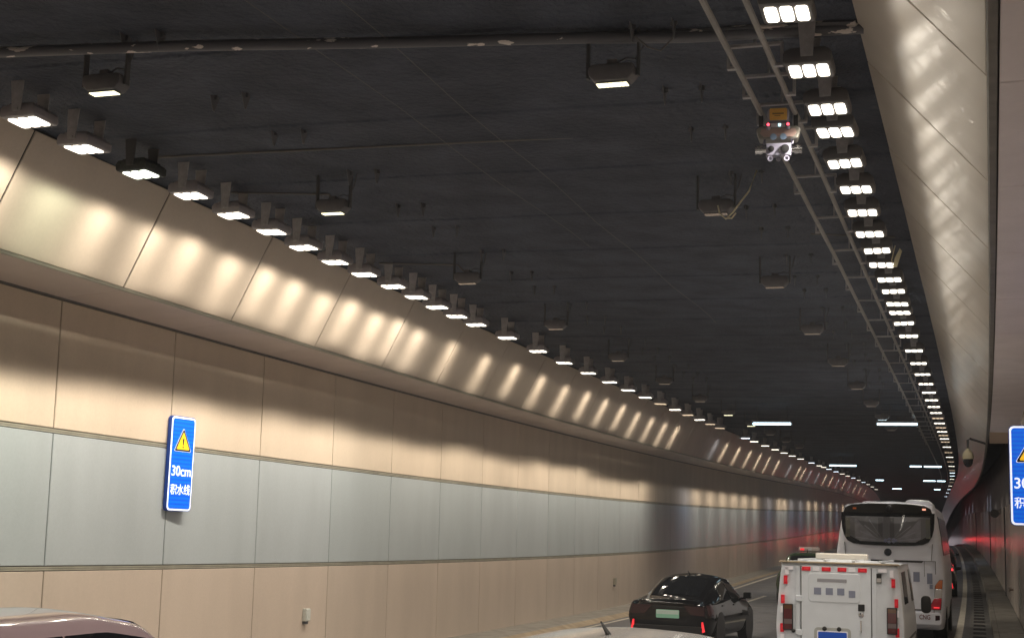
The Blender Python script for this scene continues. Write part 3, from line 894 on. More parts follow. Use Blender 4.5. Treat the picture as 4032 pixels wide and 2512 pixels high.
def make_sign(label, mx):
    w, h = 0.58, 1.42
    r = thing('water_level_sign', label, 'sign', mx)
    b = MB(); b.prism(rrect(w, h, 0.07), 0.0, 0.06); b.build('frame', M_SF, r)
    b = MB(); b.prism(rrect(w - 0.022, h - 0.022, 0.062), -0.004, 0.002); b.build('border', M_SW, r)
    b = MB(); b.prism(rrect(w - 0.075, h - 0.075, 0.045), -0.008, -0.002); b.build('face', M_BLUE, r)
    def tri(cz, s, y0, y1, m, par, nm):
        t = MB()
        pts = []
        for a in (90, 210, 330):
            for q in (-28, 0, 28):
                pts.append((s * math.cos(rad(a)) * 0.92 + 0.08 * s * math.cos(rad(a + q * 2)), cz + s * math.sin(rad(a)) * 0.92 + 0.08 * s * math.sin(rad(a + q * 2))))
        t.prism(pts, y0, y1); return t.build(nm, m, par)
    cz = 0.30
    t = tri(cz, 0.222, -0.010, -0.006, M_SW, r, 'warning_triangle')
    tri(cz, 0.212, -0.012, -0.009, M_SK, t, 'triangle_edge')
    tri(cz, 0.165, -0.014, -0.011, M_SY, t, 'triangle_field')
    b = MB(); b.prism([(-0.018, cz + 0.075), (0.018, cz + 0.075), (0.008, cz - 0.025), (-0.008, cz - 0.025)], -0.016, -0.013); b.lathe([(0.014, 0), (0.014, 0.003)], 10, Matrix.Translation((0, -0.013, cz - 0.052)) @ Matrix.Rotation(rad(90), 4, 'X')); b.build('exclamation_mark', M_SK, t)
    text('30cm', 0.2, M_SW, r, (0, -0.009, -0.11), wid=0.45, hei=0.155)
    text('积水线', 0.2, M_SW, r, (0, -0.009, -0.385), wid=0.46, hei=0.16)
    for q in (-0.4, 0.4):
        b = MB(); b.box(-0.2, 0.2, 0.06, 0.10, q - 0.02, q + 0.02); b.build('mounting_rail', M_BRK, r)
    return r


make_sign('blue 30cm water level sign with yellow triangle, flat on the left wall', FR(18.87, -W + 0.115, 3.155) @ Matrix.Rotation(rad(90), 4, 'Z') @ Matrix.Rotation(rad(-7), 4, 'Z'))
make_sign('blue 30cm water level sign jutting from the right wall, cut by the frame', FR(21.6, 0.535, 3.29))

# small boxes on the left wall
M_WBX = mat('white box plastic', (0.55, 0.56, 0.52), 0.5, noise=0.15, nscale=25)
for s, h, lab in ((23.45, 0.73, 'small white junction box low on the left wall below the near panels'), (46.26, 0.73, 'small grey junction box low on the left wall just left of the black sedan')):
    r = thing('junction_box', lab, 'junction box', FR(s, -W + 0.012, h) @ Matrix.Rotation(rad(90), 4, 'Z'))
    b = MB(); b.box(-0.085, 0.085, -0.075, 0.0, -0.10, 0.12); b.build('case', M_WBX if s < 30 else M_TRIM, r, bevel=0.01)
    b = MB(); b.box(-0.075, 0.075, -0.085, -0.075, -0.085, 0.11); b.build('cover', M_WBX if s < 30 else M_TRIM, r, bevel=0.004)
    b = MB(); b.box(-0.07, 0.04, -0.06, 0.0, -0.15, -0.10); b.build('cable_gland', M_STRAP, r)

# dome camera hanging by the right cove
dc = thing('dome_camera', 'cream security dome camera on a bent arm by the right cove', 'camera', FR(45.5, -0.5, 4.82))
b = MB(); b.lathe([(0.165, 0.0), (0.17, 0.06), (0.15, 0.17), (0.09, 0.26), (0.05, 0.29), (0.03, 0.33)], 20); b.build('housing', mat('cream housing', (0.72, 0.64, 0.44), 0.4), dc, smooth=True)
b = MB(); b.lathe([(0.03, -0.24), (0.09, -0.21), (0.135, -0.13), (0.15, 0.0)], 20); b.build('dome', mat('smoked dome', (0.02, 0.02, 0.025), 0.06), dc, smooth=True)
b = MB(); b.tube([(0, 0, 0.3), (0, 0, 0.58), (0.06, 0, 0.62), (0.55, 0, 0.46)], 0.035, 8); b.build('arm', M_STRAP, dc, smooth=True)
# loudspeaker and dark door recess frames on the right wall
for s, lab in ((58.5, 'near tall dark recess frame in the right wall beside the sign'), (91.5, 'middle tall dark recess frame in the right wall'), (138, 'far tall dark recess frame in the right wall')):
    r = thing('recess_frame', lab, 'frame', FR(s, WALL_R, 0.24))
    b = MB(); b.box(-0.012, 0.05, -0.2, 0.2, 0, 3.35); b.build('jamb', M_DARK, r)
    b = MB(); b.box(-0.03, 0.05, 0.2, 0.32, 0, 3.35); b.build('post', mat('dark post', (0.05, 0.045, 0.045), 0.6), r)
r = thing('loudspeaker', 'small dark loudspeaker high on the right wall past the sign', 'loudspeaker', FR(66, WALL_R, 3.4))
b = MB(); b.lathe([(0.05, 0), (0.07, 0.1), (0.17, 0.3), (0.18, 0.32)], 14, Matrix.Translation((-0.25, 0.1, 0)) @ Matrix.Rotation(rad(90), 4, 'X')); b.build('horn', mat('speaker grey', (0.08, 0.08, 0.08), 0.6), r, smooth=True)
b = MB(); b.box(-0.25, 0.03, 0.08, 0.12, -0.02, 0.02); b.build('arm', M_STRAP, r)
r = thing('hydrant_valve', 'small dark valve on the right wall low beside the walkway', 'valve', FR(48.3, WALL_R, 0.87))
b = MB(); b.tube([(0.03, 0, 0), (-0.10, 0, 0), (-0.12, 0, -0.06)], 0.03, 8); b.build('pipe', mat('valve iron', (0.12, 0.07, 0.05), 0.5), r, smooth=True)
b = MB(); b.lathe([(0.06, 0), (0.06, 0.015)], 12, Matrix.Translation((-0.1, 0, 0.05))); b.build('hand_wheel', M_STRAP, r)
r = thing('notice_board', 'narrow white board low on the right wall at the frame edge', 'board', FR(39.9, WALL_R - 0.005, 1.2))
b = MB(); b.box(-0.02, 0.0, -0.2, 0.2, -0.5, 0.5); b.build('panel', M_WBX, r, bevel=0.004)

#VEHICLES
# ------------------------------------------------------------------ vehicles
def paint(name, col, rough=0.25, coat=0.8, metal=0.0):
    return mat(name, col, rough, metal, coat=coat)


M_BLACKP = mat('black car paint', (0.003, 0.003, 0.004), 0.06, spec=0.45)
M_WHITEP = paint('white car paint', (0.70, 0.69, 0.69), 0.25, coat=1.0)
M_PINKP = paint('pinkish pearl car paint', (0.27, 0.20, 0.22), 0.22, coat=1.0)
M_VAN = mat('van off white paint', (0.68, 0.72, 0.78), 0.30, coat=0.4, noise=0.04, nscale=5)
M_BUSP = mat('bus pale paint', (0.74, 0.76, 0.85), 0.30, coat=0.4, noise=0.03, nscale=3)
M_TAXI = paint('taxi dark green paint', (0.03, 0.055, 0.02), 0.25)
M_GREYP = paint('dark grey car paint', (0.02, 0.02, 0.024), 0.25)
M_TAIL = mat('tail lamp red', (0.03, 0.003, 0.007), 0.15, coat=0.3)
M_TAILON = mat('lit brake lamp', (0.5, 0.02, 0.02), 0.2, emit=(1.0, 0.03, 0.04), estr=3)
M_TAILFAR = mat('lit far brake lamp', (0.5, 0.02, 0.02), 0.2, emit=(1.0, 0.04, 0.05), estr=10)
M_REFL = mat('red bumper reflector lamp', (0.6, 0.02, 0.03), 0.2, emit=(1.0, 0.04, 0.05), estr=0.8)
M_REDT = mat('red reflective tape', (0.75, 0.012, 0.035), 0.3)
M_REDI = mat('bright red tape centre', (0.9, 0.05, 0.07), 0.3)
M_WHT = mat('white reflective tape', (0.88, 0.86, 0.92), 0.3)
M_AMB = mat('amber lens', (0.55, 0.14, 0.03), 0.15, coat=1.0)
M_CLR = mat('clear lamp lens', (0.5, 0.47, 0.46), 0.1, coat=1.0)
M_MAROON = mat('maroon lamp lens', (0.10, 0.018, 0.02), 0.15, coat=1.0)
M_PLG = mat('green number plate', (0.32, 0.66, 0.50), 0.4)
M_PLGW = mat('pale number plate', (0.62, 0.76, 0.70), 0.4)
M_PLB = mat('blue number plate', (0.02, 0.10, 0.58), 0.35)


class Shell:
    """lofted vehicle body; stations rows: y, zb, ws, zm, wm, zbelt, wb, ztop, wt, crown"""

    def __init__(s, rows, edge=0.10, soft=3):
        s.rows = np.array(rows, float)
        s.y0, s.y1 = s.rows[0, 0], s.rows[-1, 0]
        yy = np.linspace(s.y0, s.y1, 240)
        tab = np.stack([np.interp(yy, s.rows[:, 0], s.rows[:, i]) for i in range(1, 10)], 1)
        if soft:
            k = np.array([1, 2, 3, 4, 3, 2, 1], float); k /= k.sum()
            for _ in range(soft):
                p = np.pad(tab, ((3, 3), (0, 0)), 'edge')
                tab = np.stack([np.convolve(p[:, i], k, 'valid') for i in range(9)], 1)
        s.yy, s.tab, s.edge = yy, tab, edge

    def knots(s, y):
        zb, ws, zm, wm, zl, wb, zt, wt, cr = [float(np.interp(y, s.yy, s.tab[:, i])) for i in range(9)]
        e = s.edge
        return [(0, zb), (ws * .9, zb), (ws, zb + .05), (wm, zm), (wb, zl), (wt, zt - e * .8), (wt - e, zt), (0, zt + cr)]

    def S(s, y, v):
        """v in [-7,7]: 0 top centre, +-7 bottom centre; sign gives the side"""
        K = s.knots(y)
        u = min(max(7 - abs(v), 0), 7)
        i = min(int(u), 6)
        t = u - i
        P = [K[max(i - 1, 0)], K[i], K[i + 1], K[min(i + 2, 7)]]
        if i == 6: P[3] = (-K[6][0], K[6][1])
        out = []
        for c in (0, 1):
            p0, p1, p2, p3 = [p[c] for p in P]
            m1, m2 = (p2 - p0) * .4, (p3 - p1) * .4
            if i in (0, 1): m1 *= .3; m2 *= .3
            h = t
            out.append((2 * h ** 3 - 3 * h * h + 1) * p1 + (h ** 3 - 2 * h * h + h) * m1 + (-2 * h ** 3 + 3 * h * h) * p2 + (h ** 3 - h * h) * m2)
        x, z = out
        return Vector((x if v >= 0 else -x, y, z))

    def body(s, name, m, parent, ny=56, nose=0.06):
        vs = []
        for k in range(29):
            vs.append(7 - k * 0.25)
        vs = [-7 + 0.25 * k for k in range(0, 57)]
        ys = np.linspace(s.y0, s.y1, ny)
        b = MB()
        G = []
        for end, sg in ((s.y0, -1), (None, 0), (s.y1, 1)):
            if sg == 0:
                for y in ys: G.append([s.S(y, v) for v in vs])
                continue
            ring = [s.S(end, v) for v in vs]
            zc = sum(p.z for p in ring) / len(ring)
            caps = []
            for sc, of in ((0.0, 1.0), (0.45, 0.97), (0.8, 0.85), (0.93, 0.55)):
                caps.append([Vector((p.x * sc, end + sg * nose * of, zc + (p.z - zc) * sc)) for p in ring])
            G = G + (caps if sg < 0 else caps[::-1])
        # order: rear caps come first, front caps last
        b.grid(G)
        return b.build(name, m, parent, smooth=True, angle=50)

    def patch(s, name, m, parent, c, off=0.008, n=8, k=8, thick=True):
        """c: four (y,v) corners in order; offset panel following the shell"""
        (y00, v00), (y10, v10), (y11, v11), (y01, v01) = c
        G = []
        for i in range(n + 1):
            r = []
            a = i / n
            for j in range(k + 1):
                q = j / k
                y = (y00 * (1 - a) + y10 * a) * (1 - q) + (y01 * (1 - a) + y11 * a) * q
                v = (v00 * (1 - a) + v10 * a) * (1 - q) + (v01 * (1 - a) + v11 * a) * q
                p = s.S(y, v)
                du = s.S(y + .02, v) - s.S(y - .02, v)
                dv = s.S(y, v + .03) - s.S(y, v - .03)
                nn = du.cross(dv)
                if nn.length < 1e-9: nn = Vector((0, 0, 1))
                nn.normalize()
                K = s.knots(y)
                cz = (K[0][1] + K[7][1]) / 2
                if nn.dot(p - Vector((0, y, cz))) < 0: nn = -nn
                r.append((p, nn))
            G.append(r)
        b = MB()
        b.grid([[p + nn * off for p, nn in r] for r in G])
        # rim
        rim = [G[0][j] for j in range(k + 1)] + [G[i][k] for i in range(1, n + 1)] + [G[n][j] for j in range(k - 1, -1, -1)] + [G[i][0] for i in range(n - 1, 0, -1)]
        N = len(rim)
        b.add([p + nn * off for p, nn in rim] + [p - nn * 0.004 for p, nn in rim], [(i, (i + 1) % N, N + (i + 1) % N, N + i) for i in range(N)])
        return b.build(name, m, parent, smooth=True, angle=35)


def wheels(root, spots, r=0.33, w=0.22):
    for x, y in spots:
        mx = Matrix.Translation((x, y, r)) @ Matrix.Rotation(rad(90), 4, 'Y')
        wh = thing('wheel', None, None); wh.parent = root
        bpy.data.objects.remove(wh)
        b = MB(); b.lathe([(r * .62, -w / 2), (r * .95, -w / 2), (r, -w / 2 + .03), (r, w / 2 - .03), (r * .95, w / 2), (r * .62, w / 2)], 28, mx)
        t = b.build('wheel', M_RUBBER, root, smooth=True, angle=35)
        b = MB(); b.lathe([(r * .64, -w / 2 + .02), (r * .6, -w / 2 + .015), (r * .2, -w / 2 + .05), (r * .2, w / 2 - .05), (r * .6, w / 2 - .015), (r * .64, w / 2 - .02)], 20, mx)
        b.build('rim', M_RIM, t, smooth=True, angle=35)


def arch(sh, root, y, r=0.40):
    for sgn in (-1, 1):
        b = MB()
        K = sh.knots(y); x = K[3][0] * sgn
        b.lathe([(r, -0.015), (r, 0.012), (r * .9, 0.012)], 28, Matrix.Translation((x - sgn * 0.012, y, 0.34)) @ Matrix.Rotation(rad(90), 4, 'Y'))
        b.build('wheel_arch', M_BLACK, root)


SEDAN = [(0.0, .36, .76, .64, .85, .90, .78, .965, .70, .02), (0.10, .29, .84, .64, .915, .92, .83, .985, .72, .03), (0.30, .24, .87, .64, .935, .94, .85, 1.0, .70, .035), (0.48, .22, .88, .64, .94, .95, .86, 1.03, .68, .04),
         (1.0, .20, .88, .64, .94, .96, .86, 1.22, .68, .05), (1.6, .20, .88, .64, .94, .96, .86, 1.40, .66, .06), (2.2, .20, .88, .64, .94, .96, .86, 1.46, .66, .06), (2.9, .20, .88, .64, .94, .95, .86, 1.41, .66, .06), (3.8, .20, .88, .62, .93, .91, .84, 1.0, .72, .05), (4.45, .22, .83, .58, .89, .79, .77, .87, .64, .04), (4.78, .28, .73, .52, .75, .65, .63, .71, .5, .03)]
HATCH = [(0.0, .40, .78, .70, .86, .98, .80, 1.08, .72, .015), (0.10, .30, .84, .70, .92, 1.0, .84, 1.16, .70, .02), (0.5, .24, .87, .70, .93, 1.0, .86, 1.56, .60, .02), (1.0, .22, .87, .70, .93, 1.0, .86, 1.60, .60, .03), (2.2, .20, .87, .68, .93, .99, .86, 1.62, .60, .035), (2.75, .20, .87, .66, .93, .98, .86, 1.55, .61, .03), (3.6, .20, .87, .64, .92, .96, .84, 1.06, .72, .04), (4.2, .24, .83, .6, .88, .84, .78, .92, .66, .03), (4.5, .32, .74, .55, .76, .72, .66, .78, .54, .02)]


def car(label, mx, pm, rows, lit=False, plate=None, group=None, hatch=False, name='car', far=False):
    r = thing(name, label, 'car', mx, group)
    sh = Shell(rows, edge=0.15)
    L = rows[-1][0]
    sh.body('body', pm, r)
    A, B_, Cw, Dw = (0.16, 0.50, 2.72, 3.45) if hatch else (0.52, 1.58, 2.98, 3.68)
    if hatch:
        sh.patch('rear_window', M_GLASS, r, ((0.13, -0.95), (0.46, -0.9), (0.46, 0.9), (0.13, 0.95)))
    else:
        sh.patch('rear_window', M_GLASS, r, ((A, -0.97), (B_, -0.93), (B_, 0.93), (A, 0.97)))
    sh.patch('windshield', M_GLASS, r, ((Cw, -0.97), (Dw, -1.0), (Dw, 1.0), (Cw, 0.97)))
    for q in (-1, 1):
        if hatch:
            sh.patch('side_window', M_GLASS, r, ((0.75, q * 2.95), (1.71, q * 2.95), (1.71, q * 1.95), (1.0, q * 1.95)))
            sh.patch('side_window', M_GLASS, r, ((1.74, q * 2.95), (3.05, q * 2.95), (2.66, q * 1.95), (1.74, q * 1.95)))
        else:
            sh.patch('side_window', M_GLASS, r, ((1.0, q * 2.93), (2.1, q * 2.95), (2.1, q * 2.1), (1.55, q * 2.1)))
            sh.patch('side_window', M_GLASS, r, ((2.18, q * 2.95), (3.35, q * 2.95), (2.92, q * 2.12), (2.18, q * 2.12)))
        yb = 3.25 if not hatch else 2.95
        p = sh.S(yb, q * 3.0)
        b = MB(); b.box(-0.09, 0.09, -0.05, 0.06, -0.02, 0.12, Matrix.Translation((p.x + q * 0.14, yb, p.z + 0.04))); b.box(-0.08, 0.08, -0.02, 0.02, -0.02, 0.02, Matrix.Translation((p.x + q * 0.03, yb, p.z + 0.02)))
        mi = b.build('mirror', pm, r, smooth=True, bevel=0.02)
        b = MB(); b.box(-0.075, 0.075, -0.058, -0.05, 0.0, 0.1, Matrix.Translation((p.x + q * 0.14, yb, p.z + 0.04))); b.build('mirror_glass', M_GLASS, mi)
        tm = (M_TAILFAR if far else M_TAILON) if lit else M_TAIL
        z = 0.90 if not hatch else 1.0
        sh.patch('tail_lamp', tm, r, ((0.004, q * 3.15), (0.30, q * 3.2), (0.30, q * 3.75 if not hatch else q * 3.5), (0.004, q * 3.8)), off=0.006)
        b = MB(); b.prism([(q * 0.50, z - 0.20), (q * 0.80, z - 0.22), (q * 0.79, z - 0.03), (q * 0.34, z - 0.02)], -0.072, 0.02); b.build('tail_lamp', tm, r)
        b = MB(); b.prism([(q * 0.74, 0.34), (q * 0.80, 0.36), (q * 0.76, 0.56), (q * 0.735, 0.56)], -0.078, -0.03); b.build('bumper_reflector', M_REFL, r)
        b = MB(); b.prism([(q * 0.45, 0.62), (q * 0.66, 0.66), (q * 0.64, 0.74), (q * 0.5, 0.72)], L - 0.03, L + 0.035); b.build('headlight', M_CLR, r)
        for yy in (((1.0, 2.05), (2.1, 3.35)) if not hatch else ((0.85, 1.75), (1.78, 3.0))):
            ph = sh.S(yy[0] + .12, q * 3.35)
            b = MB(); b.box(-0.012, 0.02, 0, 0.2, -0.012, 0.012, Matrix.Translation(ph)); b.build('door_handle', pm, r, bevel=0.004)
    b = MB(); b.prism(rrect(1.5, 0.20, 0.05, 0, 0.36), -0.085, 0.0); b.build('bumper', M_BLACK, r, bevel=0.01)
    b = MB(); b.prism([(-0.60, 0.895), (0.60, 0.895), (0.56, 0.925), (-0.56, 0.925)], -0.075, 0.06) if not hatch else b.prism([(-0.4, 0.93), (0.4, 0.93), (0.38, 0.95), (-0.38, 0.95)], -0.075, 0.0)
    b.build('boot_trim', pm, r, bevel=0.006)
    if plate:
        b = MB(); b.prism(rrect(0.50, 0.17, 0.02, 0, 0.70), -0.075, -0.05); p_ = b.build('number_plate', plate[0], r)
        b = MB(); b.prism(rrect(0.48, 0.085, 0.01, 0, 0.735), -0.079, -0.07); b.build('plate_band', plate[1], p_)
    b = MB(); b.tube([(0, (B_ + 0.25 if not hatch else 1.5), 0), (0, (B_ + 0.05 if not hatch else 1.3), 0.09)], 0.02, 6, r2=0.006)
    zt = sh.S((B_ + 0.25 if not hatch else 1.5), 0).z
    for i, v in enumerate(b.v): b.v[i] = Vector((v.x, v.y, v.z + zt - 0.01))
    b.build('antenna', M_BLACK, r)
    for y in (0.85, L - 0.95):
        arch(sh, r, y)
    wheels(r, [(q * 0.80, y) for q in (-1, 1) for y in (0.85, L - 0.95)])
    return r


car('pinkish pearl hatchback at the bottom left edge, only its roof and side glass showing', FR(6.2, -6.3, -0.075), M_PINKP, HATCH, hatch=True)
HATCH2 = [r_[:7] + (r_[7] - 0.06, r_[8] + (0.05 if r_[7] > 1.5 else 0), r_[9]) for r_ in HATCH]
car('white hatchback roof with a shark fin at the bottom of the photo', FR(7.15, -2.27, 0), M_WHITEP, HATCH2, hatch=True)
car('black sedan with a green number plate beside the left wall', FR(30.2, -6.5, 0, -0.055), M_BLACKP, SEDAN, plate=(M_PLG, M_PLGW))
TAXI = [r_[:5] + (r_[5] + 0.05, r_[6], r_[7] + (0.13 if r_[7] > 1.3 else 0.05), r_[8], r_[9]) for r_ in HATCH]
tx = car('dark green taxi with a lit roof sign, behind the white van', FR(49, -5.85, 0.05), M_TAXI, TAXI, hatch=True, name='taxi')
tx['category'] = 'taxi'
b = MB(); b.box(-0.36, 0.36, 2.0, 2.16, 1.79, 1.92); rs = b.build('roof_sign', mat('taxi sign white', (0.75, 0.62, 0.6), 0.4), tx, bevel=0.03)
for x, mm in ((-0.24, M_REFL), (0.02, M_WHT)):
    b = MB(); b.box(x - 0.06, x + 0.06, 1.985, 2.0, 1.81, 1.88); b.build('sign_lamp', mm, rs)
dk = car('dark car past the right side of the bus with one lit tail lamp', FR(61, -2.0, 0), M_GREYP, HATCH, hatch=True)
b = MB(); b.box(0.72, 0.80, -0.09, -0.07, 1.05, 1.13); b.build('lit_lamp', M_TAILON, dk)
car('far dark car in the queue, seen between the bus and the right line', FR(86, -2.15, 0), M_GREYP, HATCH, hatch=True)
q0 = None
for i, (s, d) in enumerate([(118 + 7.6 * k, -6.2) for k in range(13)] + [(175 + 9 * k, -2.4) for k in range(5)] + [(168 + 9 * k, -9.6) for k in range(5)]):
    lab = 'dark car with lit brake lamps queuing far ahead, hidden behind the bus'
    if q0 is None:
        q0 = car(lab, FR(s, d, 0), M_GREYP, HATCH, hatch=True, lit=True, far=True, group='cars queuing ahead of the bus')
    else:
        o = copy_tree(q0); o.matrix_world = FR(s, d, 0)


# white box van --------------------------------------------------------------
vn = thing('van', 'white van with red and white reflective tape around its rear doors', 'van', FR(23.0, -2.28, 0))
VR = [(0.0, .36, .90, .90, .965, 1.30, .945, 1.93, .885, .03), (0.05, .30, .93, .90, .98, 1.30, .96, 1.95, .90, .035), (1.2, .28, .94, .90, .985, 1.30, .965, 1.97, .90, .04), (3.4, .28, .94, .90, .985, 1.28, .96, 1.95, .88, .04), (3.75, .28, .94, .88, .98, 1.26, .95, 1.86, .84, .03), (4.35, .28, .93, .84, .96, 1.12, .90, 1.20, .80, .03), (4.75, .30, .90, .74, .93, .92, .86, 1.0, .74, .02), (4.95, .34, .82, .62, .84, .76, .76, .82, .66, .02)]
vs_ = Shell(VR, edge=0.075, soft=1)
vs_.body('body', M_VAN, vn, ny=70, nose=0.03)
Y0 = -0.032


def vbox(name, x0, x1, z0, z1, m, parent=None, y0=Y0 - 0.012, y1=0.0, bevel=0.0, **k):
    b = MB(); b.box(x0, x1, y0, y1, z0, z1); return b.build(name, m, parent or vn, bevel=bevel, **k)


dr = MB(); dr.prism(rrect(1.06, 1.38, 0.03, -0.045, 1.22), Y0 - 0.014, 0.0)
door = dr.build('rear_door', M_VAN, vn, bevel=0.006)
b = MB()
ro = rrect(0.80, 0.46, 0.06, -0.07, 1.58, n=6); ri = rrect(0.77, 0.43, 0.05, -0.07, 1.58, n=6)
n_ = len(ro)
vsx = [(x, Y0 - 0.014, z) for x, z in ro] + [(x, Y0 - 0.021, z) for x, z in ri]
b.add(vsx, [(i, (i + 1) % n_, n_ + (i + 1) % n_, n_ + i) for i in range(n_)] + [tuple(range(n_, 2 * n_))])
b.build('blind_window_panel', M_VAN, door, smooth=True, angle=20)
M_TXT = mat('faded grey blue lettering', (0.22, 0.24, 0.33), 0.5)
M_TXT2 = mat('faded grey lettering', (0.30, 0.30, 0.33), 0.5)
b = MB(); b.box(-0.33, 0.12, Y0 - 0.024, Y0 - 0.018, 1.665, 1.715); b.build('faded_lettering', M_TXT2, door)
for x, w in ((-0.325, .11), (-0.145, .11), (0.03, .11), (0.20, .10)):
    b = MB(); b.box(x - w / 2, x + w / 2, Y0 - 0.024, Y0 - 0.018, 1.47 - (0.03 if x > .1 else 0), 1.575 - (0.03 if x > .1 else 0)); b.build('faded_lettering', M_TXT, door)
for x in (-0.635, 0.535):
    vbox('door_gap', x - 0.03, x + 0.03, 0.55, 1.90, M_VAN, y0=Y0 - 0.006)
for x in (-0.582, 0.492):
    vbox('door_gap', x - 0.006, x + 0.006, 0.55, 1.90, M_STRAP, y0=Y0 - 0.008)
vbox('lock', 0.29, 0.39, 1.24, 1.345, M_BLACK, door, y0=Y0 - 0.03, bevel=0.008)
b = MB(); b.lathe([(0.04, 0), (0.04, 0.01), (0.02, 0.018)], 14, Matrix.Translation((0.335, Y0 - 0.01, 1.18)) @ Matrix.Rotation(rad(90), 4, 'X')); b.build('lock_cylinder', M_CHROME, door, smooth=True)
vbox('handle', 0.322, 0.345, 0.92, 1.10, M_CHROME, door, y0=Y0 - 0.04, bevel=0.008)
for z in (1.40, 0.88):
    vbox('hinge', -0.66, -0.56, z - 0.045, z + 0.045, M_VAN, y0=Y0 - 0.03, bevel=0.008)
b = MB(); b.lathe([(0.03, 0), (0.03, 0.03), (0.015, 0.04)], 12, Matrix.Translation((-0.70, Y0, 0.90)) @ Matrix.Rotation(rad(90), 4, 'X')); b.build('door_stop', M_BLACK, vn, smooth=True)
vbox('vent', 0.57, 0.645, 1.68, 1.82, M_BLACK, y0=Y0 - 0.012)
vbox('vent_flap', 0.575, 0.64, 1.69, 1.75, M_CLR, y0=Y0 - 0.02)


def tape(x, z, w, h, red):
    if red:
        o = vbox('reflector', x - w / 2, x + w / 2, z - h / 2, z + h / 2, M_REDT, y0=Y0 - 0.024)
        vbox('reflector_core', x - w / 2 + w * .22, x + w / 2 - w * .22, z - h / 2 + h * .22, z + h / 2 - h * .22, M_REDI, o, y0=Y0 - 0.027)
    else:
        vbox('reflector', x - w / 2, x + w / 2, z - h / 2, z + h / 2, M_WHT, y0=Y0 - 0.024)


for x, rd in ((-0.50, 1), (-0.35, 0), (-0.19, 1), (0.05, 1), (0.20, 0), (0.36, 1)):
    tape(x, 1.862, 0.135 if rd else 0.10, 0.062, rd)
for x in (-0.77, 0.66): tape(x, 1.865, 0.13, 0.055, 0)
for q in (-1, 1):
    xs = (lambda z: q * (0.925 - 0.085 * max(0, z - 1.3) / 0.6) - q * 0.05)
    for z, h, rd in ((1.82, .11, 0), (1.68, .13, 1), (1.38, .13, 1), (1.22, .10, 0), (0.94, .13, 1), (0.79, .10, 0)):
        tape(xs(z) + (0 if rd else -q * 0.004), z, 0.055, h, rd)
    x0 = -0.86 if q < 0 else 0.72
    b = MB(); b.prism(rrect(0.155, 0.40, 0.015, x0 + 0.0775, 1.11), Y0 - 0.03, 0.0); tl = b.build('tail_lamp', M_BLACK, vn)
    for z0, z1, m in ((1.235, 1.295, mat('brown amber lens', (0.12, 0.05, 0.02), 0.2, coat=1)), (1.08, 1.23, M_MAROON), (1.005, 1.075, mat('smoky lens', (0.16, 0.12, 0.12), 0.2, coat=1)), (0.925, 1.0, M_MAROON)):
        vbox('lens', x0 + 0.014, x0 + 0.141, z0, z1, m, tl, y0=Y0 - 0.036)
b = MB(); b.prism(rrect(0.56, 0.30, 0.06, -0.10, 0.82), Y0 - 0.018, 0.0); b.build('plate_recess', mat('plate recess shade', (0.40, 0.41, 0.40), 0.4), door)
b = MB(); b.prism(rrect(0.47, 0.155, 0.02, -0.10, 0.845), Y0 - 0.03, Y0 - 0.01); pb = b.build('number_plate', M_WHT, door)
b = MB(); b.prism(rrect(0.435, 0.125, 0.015, -0.10, 0.842), Y0 - 0.033, Y0 - 0.02); b.build('plate_face', M_PLB, pb)
for x in (-0.22, 0.0):
    b = MB(); b.lathe([(0.035, 0), (0.035, 0.02), (0.02, 0.03)], 12, Matrix.Translation((x, Y0 - 0.01, 0.952)) @ Matrix.Rotation(rad(90), 4, 'X')); b.build('plate_lamp', M_BLACK, door, smooth=True)
b = MB(); b.prism(rrect(1.86, 0.18, 0.04, 0, 0.44), Y0 - 0.12, 0.05); b.build('bumper', M_VAN, vn, bevel=0.02)
b = MB()
b.prism([(-0.93, 1.945), (0.93, 1.945), (0.90, 1.975), (-0.90, 1.975)], -0.06, 0.06)
b.build('roof_gutter', mat('roof edge tan', (0.34, 0.28, 0.20), 0.5), vn, bevel=0.008)
for x in (-0.62, -0.22, 0.22, 0.62):
    b = MB(); b.box(x - 0.025, x + 0.025, 0.05, 3.2, 1.985, 2.012); b.build('roof_rib', M_VAN, vn, bevel=0.008)
b = MB(); b.box(-0.55, 0.30, 1.7, 1.95, 2.0, 2.10); b.build('roof_lightbar', mat('lightbar cream', (0.66, 0.62, 0.55), 0.4), vn, bevel=0.02)
for q in (-1, 1):
    vs_.patch('side_window', M_GLASS, vn, ((2.75, q * 2.9), (3.6, q * 2.9), (3.45, q * 2.1), (2.75, q * 2.1)))
    vs_.patch('side_window', M_GLASS, vn, ((0.5, q * 2.9), (1.5, q * 2.9), (1.5, q * 2.15), (0.5, q * 2.15)))
    p = vs_.S(3.5, q * 3.1)
    b = MB(); b.prism(rrect(0.17, 0.30, 0.07, p.x + q * 0.20, p.z + 0.02), 3.46, 3.56); mi = b.build('mirror', M_BLACK, vn, smooth=True, bevel=0.015, angle=30)
    b = MB(); b.tube([(p.x, 3.55, p.z - 0.08), (p.x + q * 0.2, 3.53, p.z - 0.08)], 0.015, 6); b.build('mirror_arm', M_BLACK, mi)
    b = MB(); b.box(q * 0.985 - 0.006, q * 0.985 + 0.006, 0.2, 3.4, 0.76, 0.80); b.build('side_moulding', M_STRAP, vn)
vs_.patch('windshield', M_GLASS, vn, ((3.8, -0.98), (4.32, -0.98), (4.32, 0.98), (3.8, 0.98)))
for y in (0.95, 3.85): arch(vs_, vn, y, 0.40)
wheels(vn, [(q * 0.86, y) for q in (-1, 1) for y in (0.95, 3.85)], 0.34)

